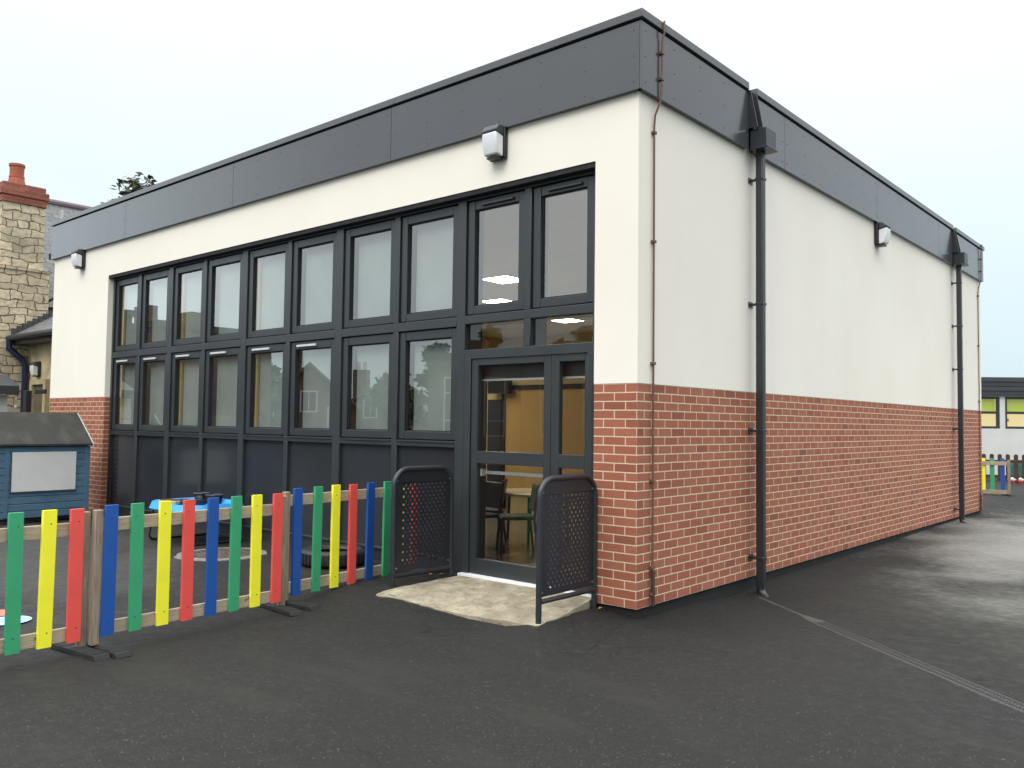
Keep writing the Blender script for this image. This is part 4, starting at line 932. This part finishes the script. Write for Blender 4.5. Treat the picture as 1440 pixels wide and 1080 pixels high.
for x, lab in ((.93, 'small red flower pot at the foot of the palisade, left of two'), (1.14, 'small red flower pot at the foot of the palisade, right of two')):
    q = Vector((math.cos(R(12)), math.sin(R(12)))); pos = bf+q*x+Vector((q.y, -q.x))*.18
    f_ = thing('flower_pot', lab, 'pot', (pos.x, pos.y, -.11), 0, 'red pots by the palisade')
    p = MB(); p.lathe([(0, 0), (.06, 0), (.085, .14), (.095, .14), (.095, .17), (.07, .17), (.065, .13), (0, .13)], 14); p.build('pot_body', simple('red_pot', (.45, .05, .06), .5), f_)
    p = leafcloud(random.Random(3), [(Vector((0, 0, .2)), .08)], 60, .035); p.build('flowers', M['paper'], f_, recalc=False)
# far coloured panel, seen from its back
A = Vector((-.44, 16.97)); B = Vector((-1.62, 16.70))
fence_panel(A.x, A.y, B.x, B.y, -.11, -.02, .835, [(.155, 'b'), (.37, 'g'), (.56, 'y'), (.80, 'r')], (0,), 'colourful picket panel seen from behind, past the far end of the building', (.10, .78))
foot(-.46, 16.9, R(-60), 'black rubber fence foot under the far coloured panel')

# ------------------------------------------------------------------ surroundings mirrored in the glass
def terrace(x, y, L_, D, zs, rz, label, win=False):
    t = thing('terrace_house', label, 'house', (x, y, -.11), rz)
    p = MB(); p.box(0, L_, -D, 0, 0, zs); p.build('wall', M['farbrick'], t)
    p = MB(); p.box(-.1, L_+.1, -D-.1, .1, zs, zs+.25); p.build('cornice', M['hood'], t)
    for i in range(2):
        xx = L_*(.28+.44*i)
        for z in ((1.0, zs-2.4) if win else ()):
            w_ = MB(); w_.box(xx-.5, xx+.5, .001, .03, z, z+1.5); o = w_.build('window', M['offwhite'], t); g_ = MB(); g_.box(xx-.42, xx+.42, .031, .04, z+.08, z+.72); g_.box(xx-.42, xx+.42, .031, .04, z+.78, z+1.42); g_.build('pane', M['spandrel'], o)
    p = MB(); p.box(L_*.4, L_*.6, -D*.6, -D*.4, zs+.25, zs+1.1); p.build('chimney', M['farbrick'], t); return t
terrace(-28.5, -4.6, 4.1, 6, 5.55, R(-90), 'flat topped brick house mirrored in the first two tall windows, the taller of its row')
terrace(-26.5, -8.75, 1.9, 6, 5.05, R(-90), 'narrow flat topped brick house mirrored in the third window of the long row')
terrace(-28.5, -10.7, 4.2, 6, 5.25, R(-90), 'flat topped brick house mirrored in the fourth window, beside the gable')
def gable_house(x, y, W, D, eave, ridge, rz, label):
    t = thing('gabled_house', label, 'house', (x, y, -.11), rz)
    p = MB(); p.box(-W/2, W/2, -D, 0, 0, eave); p.prism([(-W/2, 0, eave), (W/2, 0, eave), (0, 0, ridge)], (0, -D, 0)); p.build('wall', M['farbrick'], t)
    p = MB()
    for s_ in (-1, 1): p.prism([(s_*(W/2+.3), .3, eave-.25), (0, .3, ridge+.08), (0, .3, ridge+.3), (s_*(W/2+.3), .3, eave-.02)], (0, -D-.6, 0))
    p.build('roof', M['slate'], t)
    p = MB(); p.box(-1.6, -.5, -1.6, -.7, ridge-1.2, ridge+1.7); o = p.build('chimney', M['farbrick'], t)
    p = MB(); p.lathe([(.18, ridge+1.7), (.15, ridge+2.3)], 10, (-1.3, -1.15, 0)); p.lathe([(.18, ridge+1.7), (.15, ridge+2.3)], 10, (-.8, -1.15, 0)); p.build('chimney_pot', M['offwhite'], o)
    for xx, z in ((0, eave-.3), (-1.7, 1.2), (1.7, 1.2)):
        w_ = MB(); w_.box(xx-.55, xx+.55, .001, .05, z, z+1.4); o = w_.build('window', M['offwhite'], t); g_ = MB(); g_.box(xx-.45, xx-.03, .051, .06, z+.1, z+1.3); g_.box(xx+.03, xx+.45, .051, .06, z+.1, z+1.3); g_.build('pane', M['spandrel'], o)
gable_house(-42.0, -26.6, 6.2, 8, 2.5, 5.15, R(-54), 'gabled house with tall chimney mirrored in the lower middle windows')
gable_house(-46, -35, 6, 14, 2.2, 3.9, R(-35), 'long low gabled house mirrored between the tall chimney gable and the dark tree')
terrace(-25.4, -21.4, 4.4, 6, 4.7, R(-39.6), 'brick house with white windows mirrored at the top of the glazed door', True)
terrace(-21.95, -24.25, 4.6, 6, 4.7, R(-39.6), 'brick house with white windows mirrored in the narrow leaf of the door', True)
tree((-32.3, -28.5, -.1), 6.6, 2.0, 'leafdark', 'dark conifer mirrored in the last lower window before the door', 5, 3000, .22, .25, 22)
tree((-36.0, -19.0, -.1), 5.2, 2.4, 'leafgreen', 'rounded green tree mirrored in the fifth lower window', 6, 2600, .24, .2, 18)
tree((-41.5, -33.6, -.1), 5.2, 2.6, 'leafgreen', 'low green tree mirrored behind the long low house', 7, 2600, .24, .2, 18)
tree((-26.4, -27.2, -.1), 6.9, 2.0, 'leafautumn', 'brown autumn tree mirrored in the first fanlight over the door', 8, 2600, .24, .3, 20)
tree((-22.6, -29.6, -.1), 7.2, 2.6, 'leafautumn', 'brown autumn tree mirrored in the fanlight beside the brick pier', 9, 2600, .24, .3, 20)

# a few fallen leaves by the door
rnd = random.Random(4)
for i, (x, y, lb) in enumerate(((-.30, -.08, 'dry brown leaf by the foot of the right guard rail'), (-2.20, -.10, 'dry brown leaf beside the door frame at the inner end of the ramp'), (-2.28, -.16, 'dry brown leaf beside the rubber block by the wall'))):
    p = MB(); p.face([(-.03, 0, 0), (0, -.018, .012), (.035, 0, .004), (0, .018, .012)]); o = p.build('fallen_leaf', M['litter'], None, recalc=False, loc=(x, y, ground_h(x, y)+.012)); o.rotation_euler = (0, 0, rnd.uniform(0, 6)); tag(o, lb, 'leaf', 'fallen leaves by the entrance')
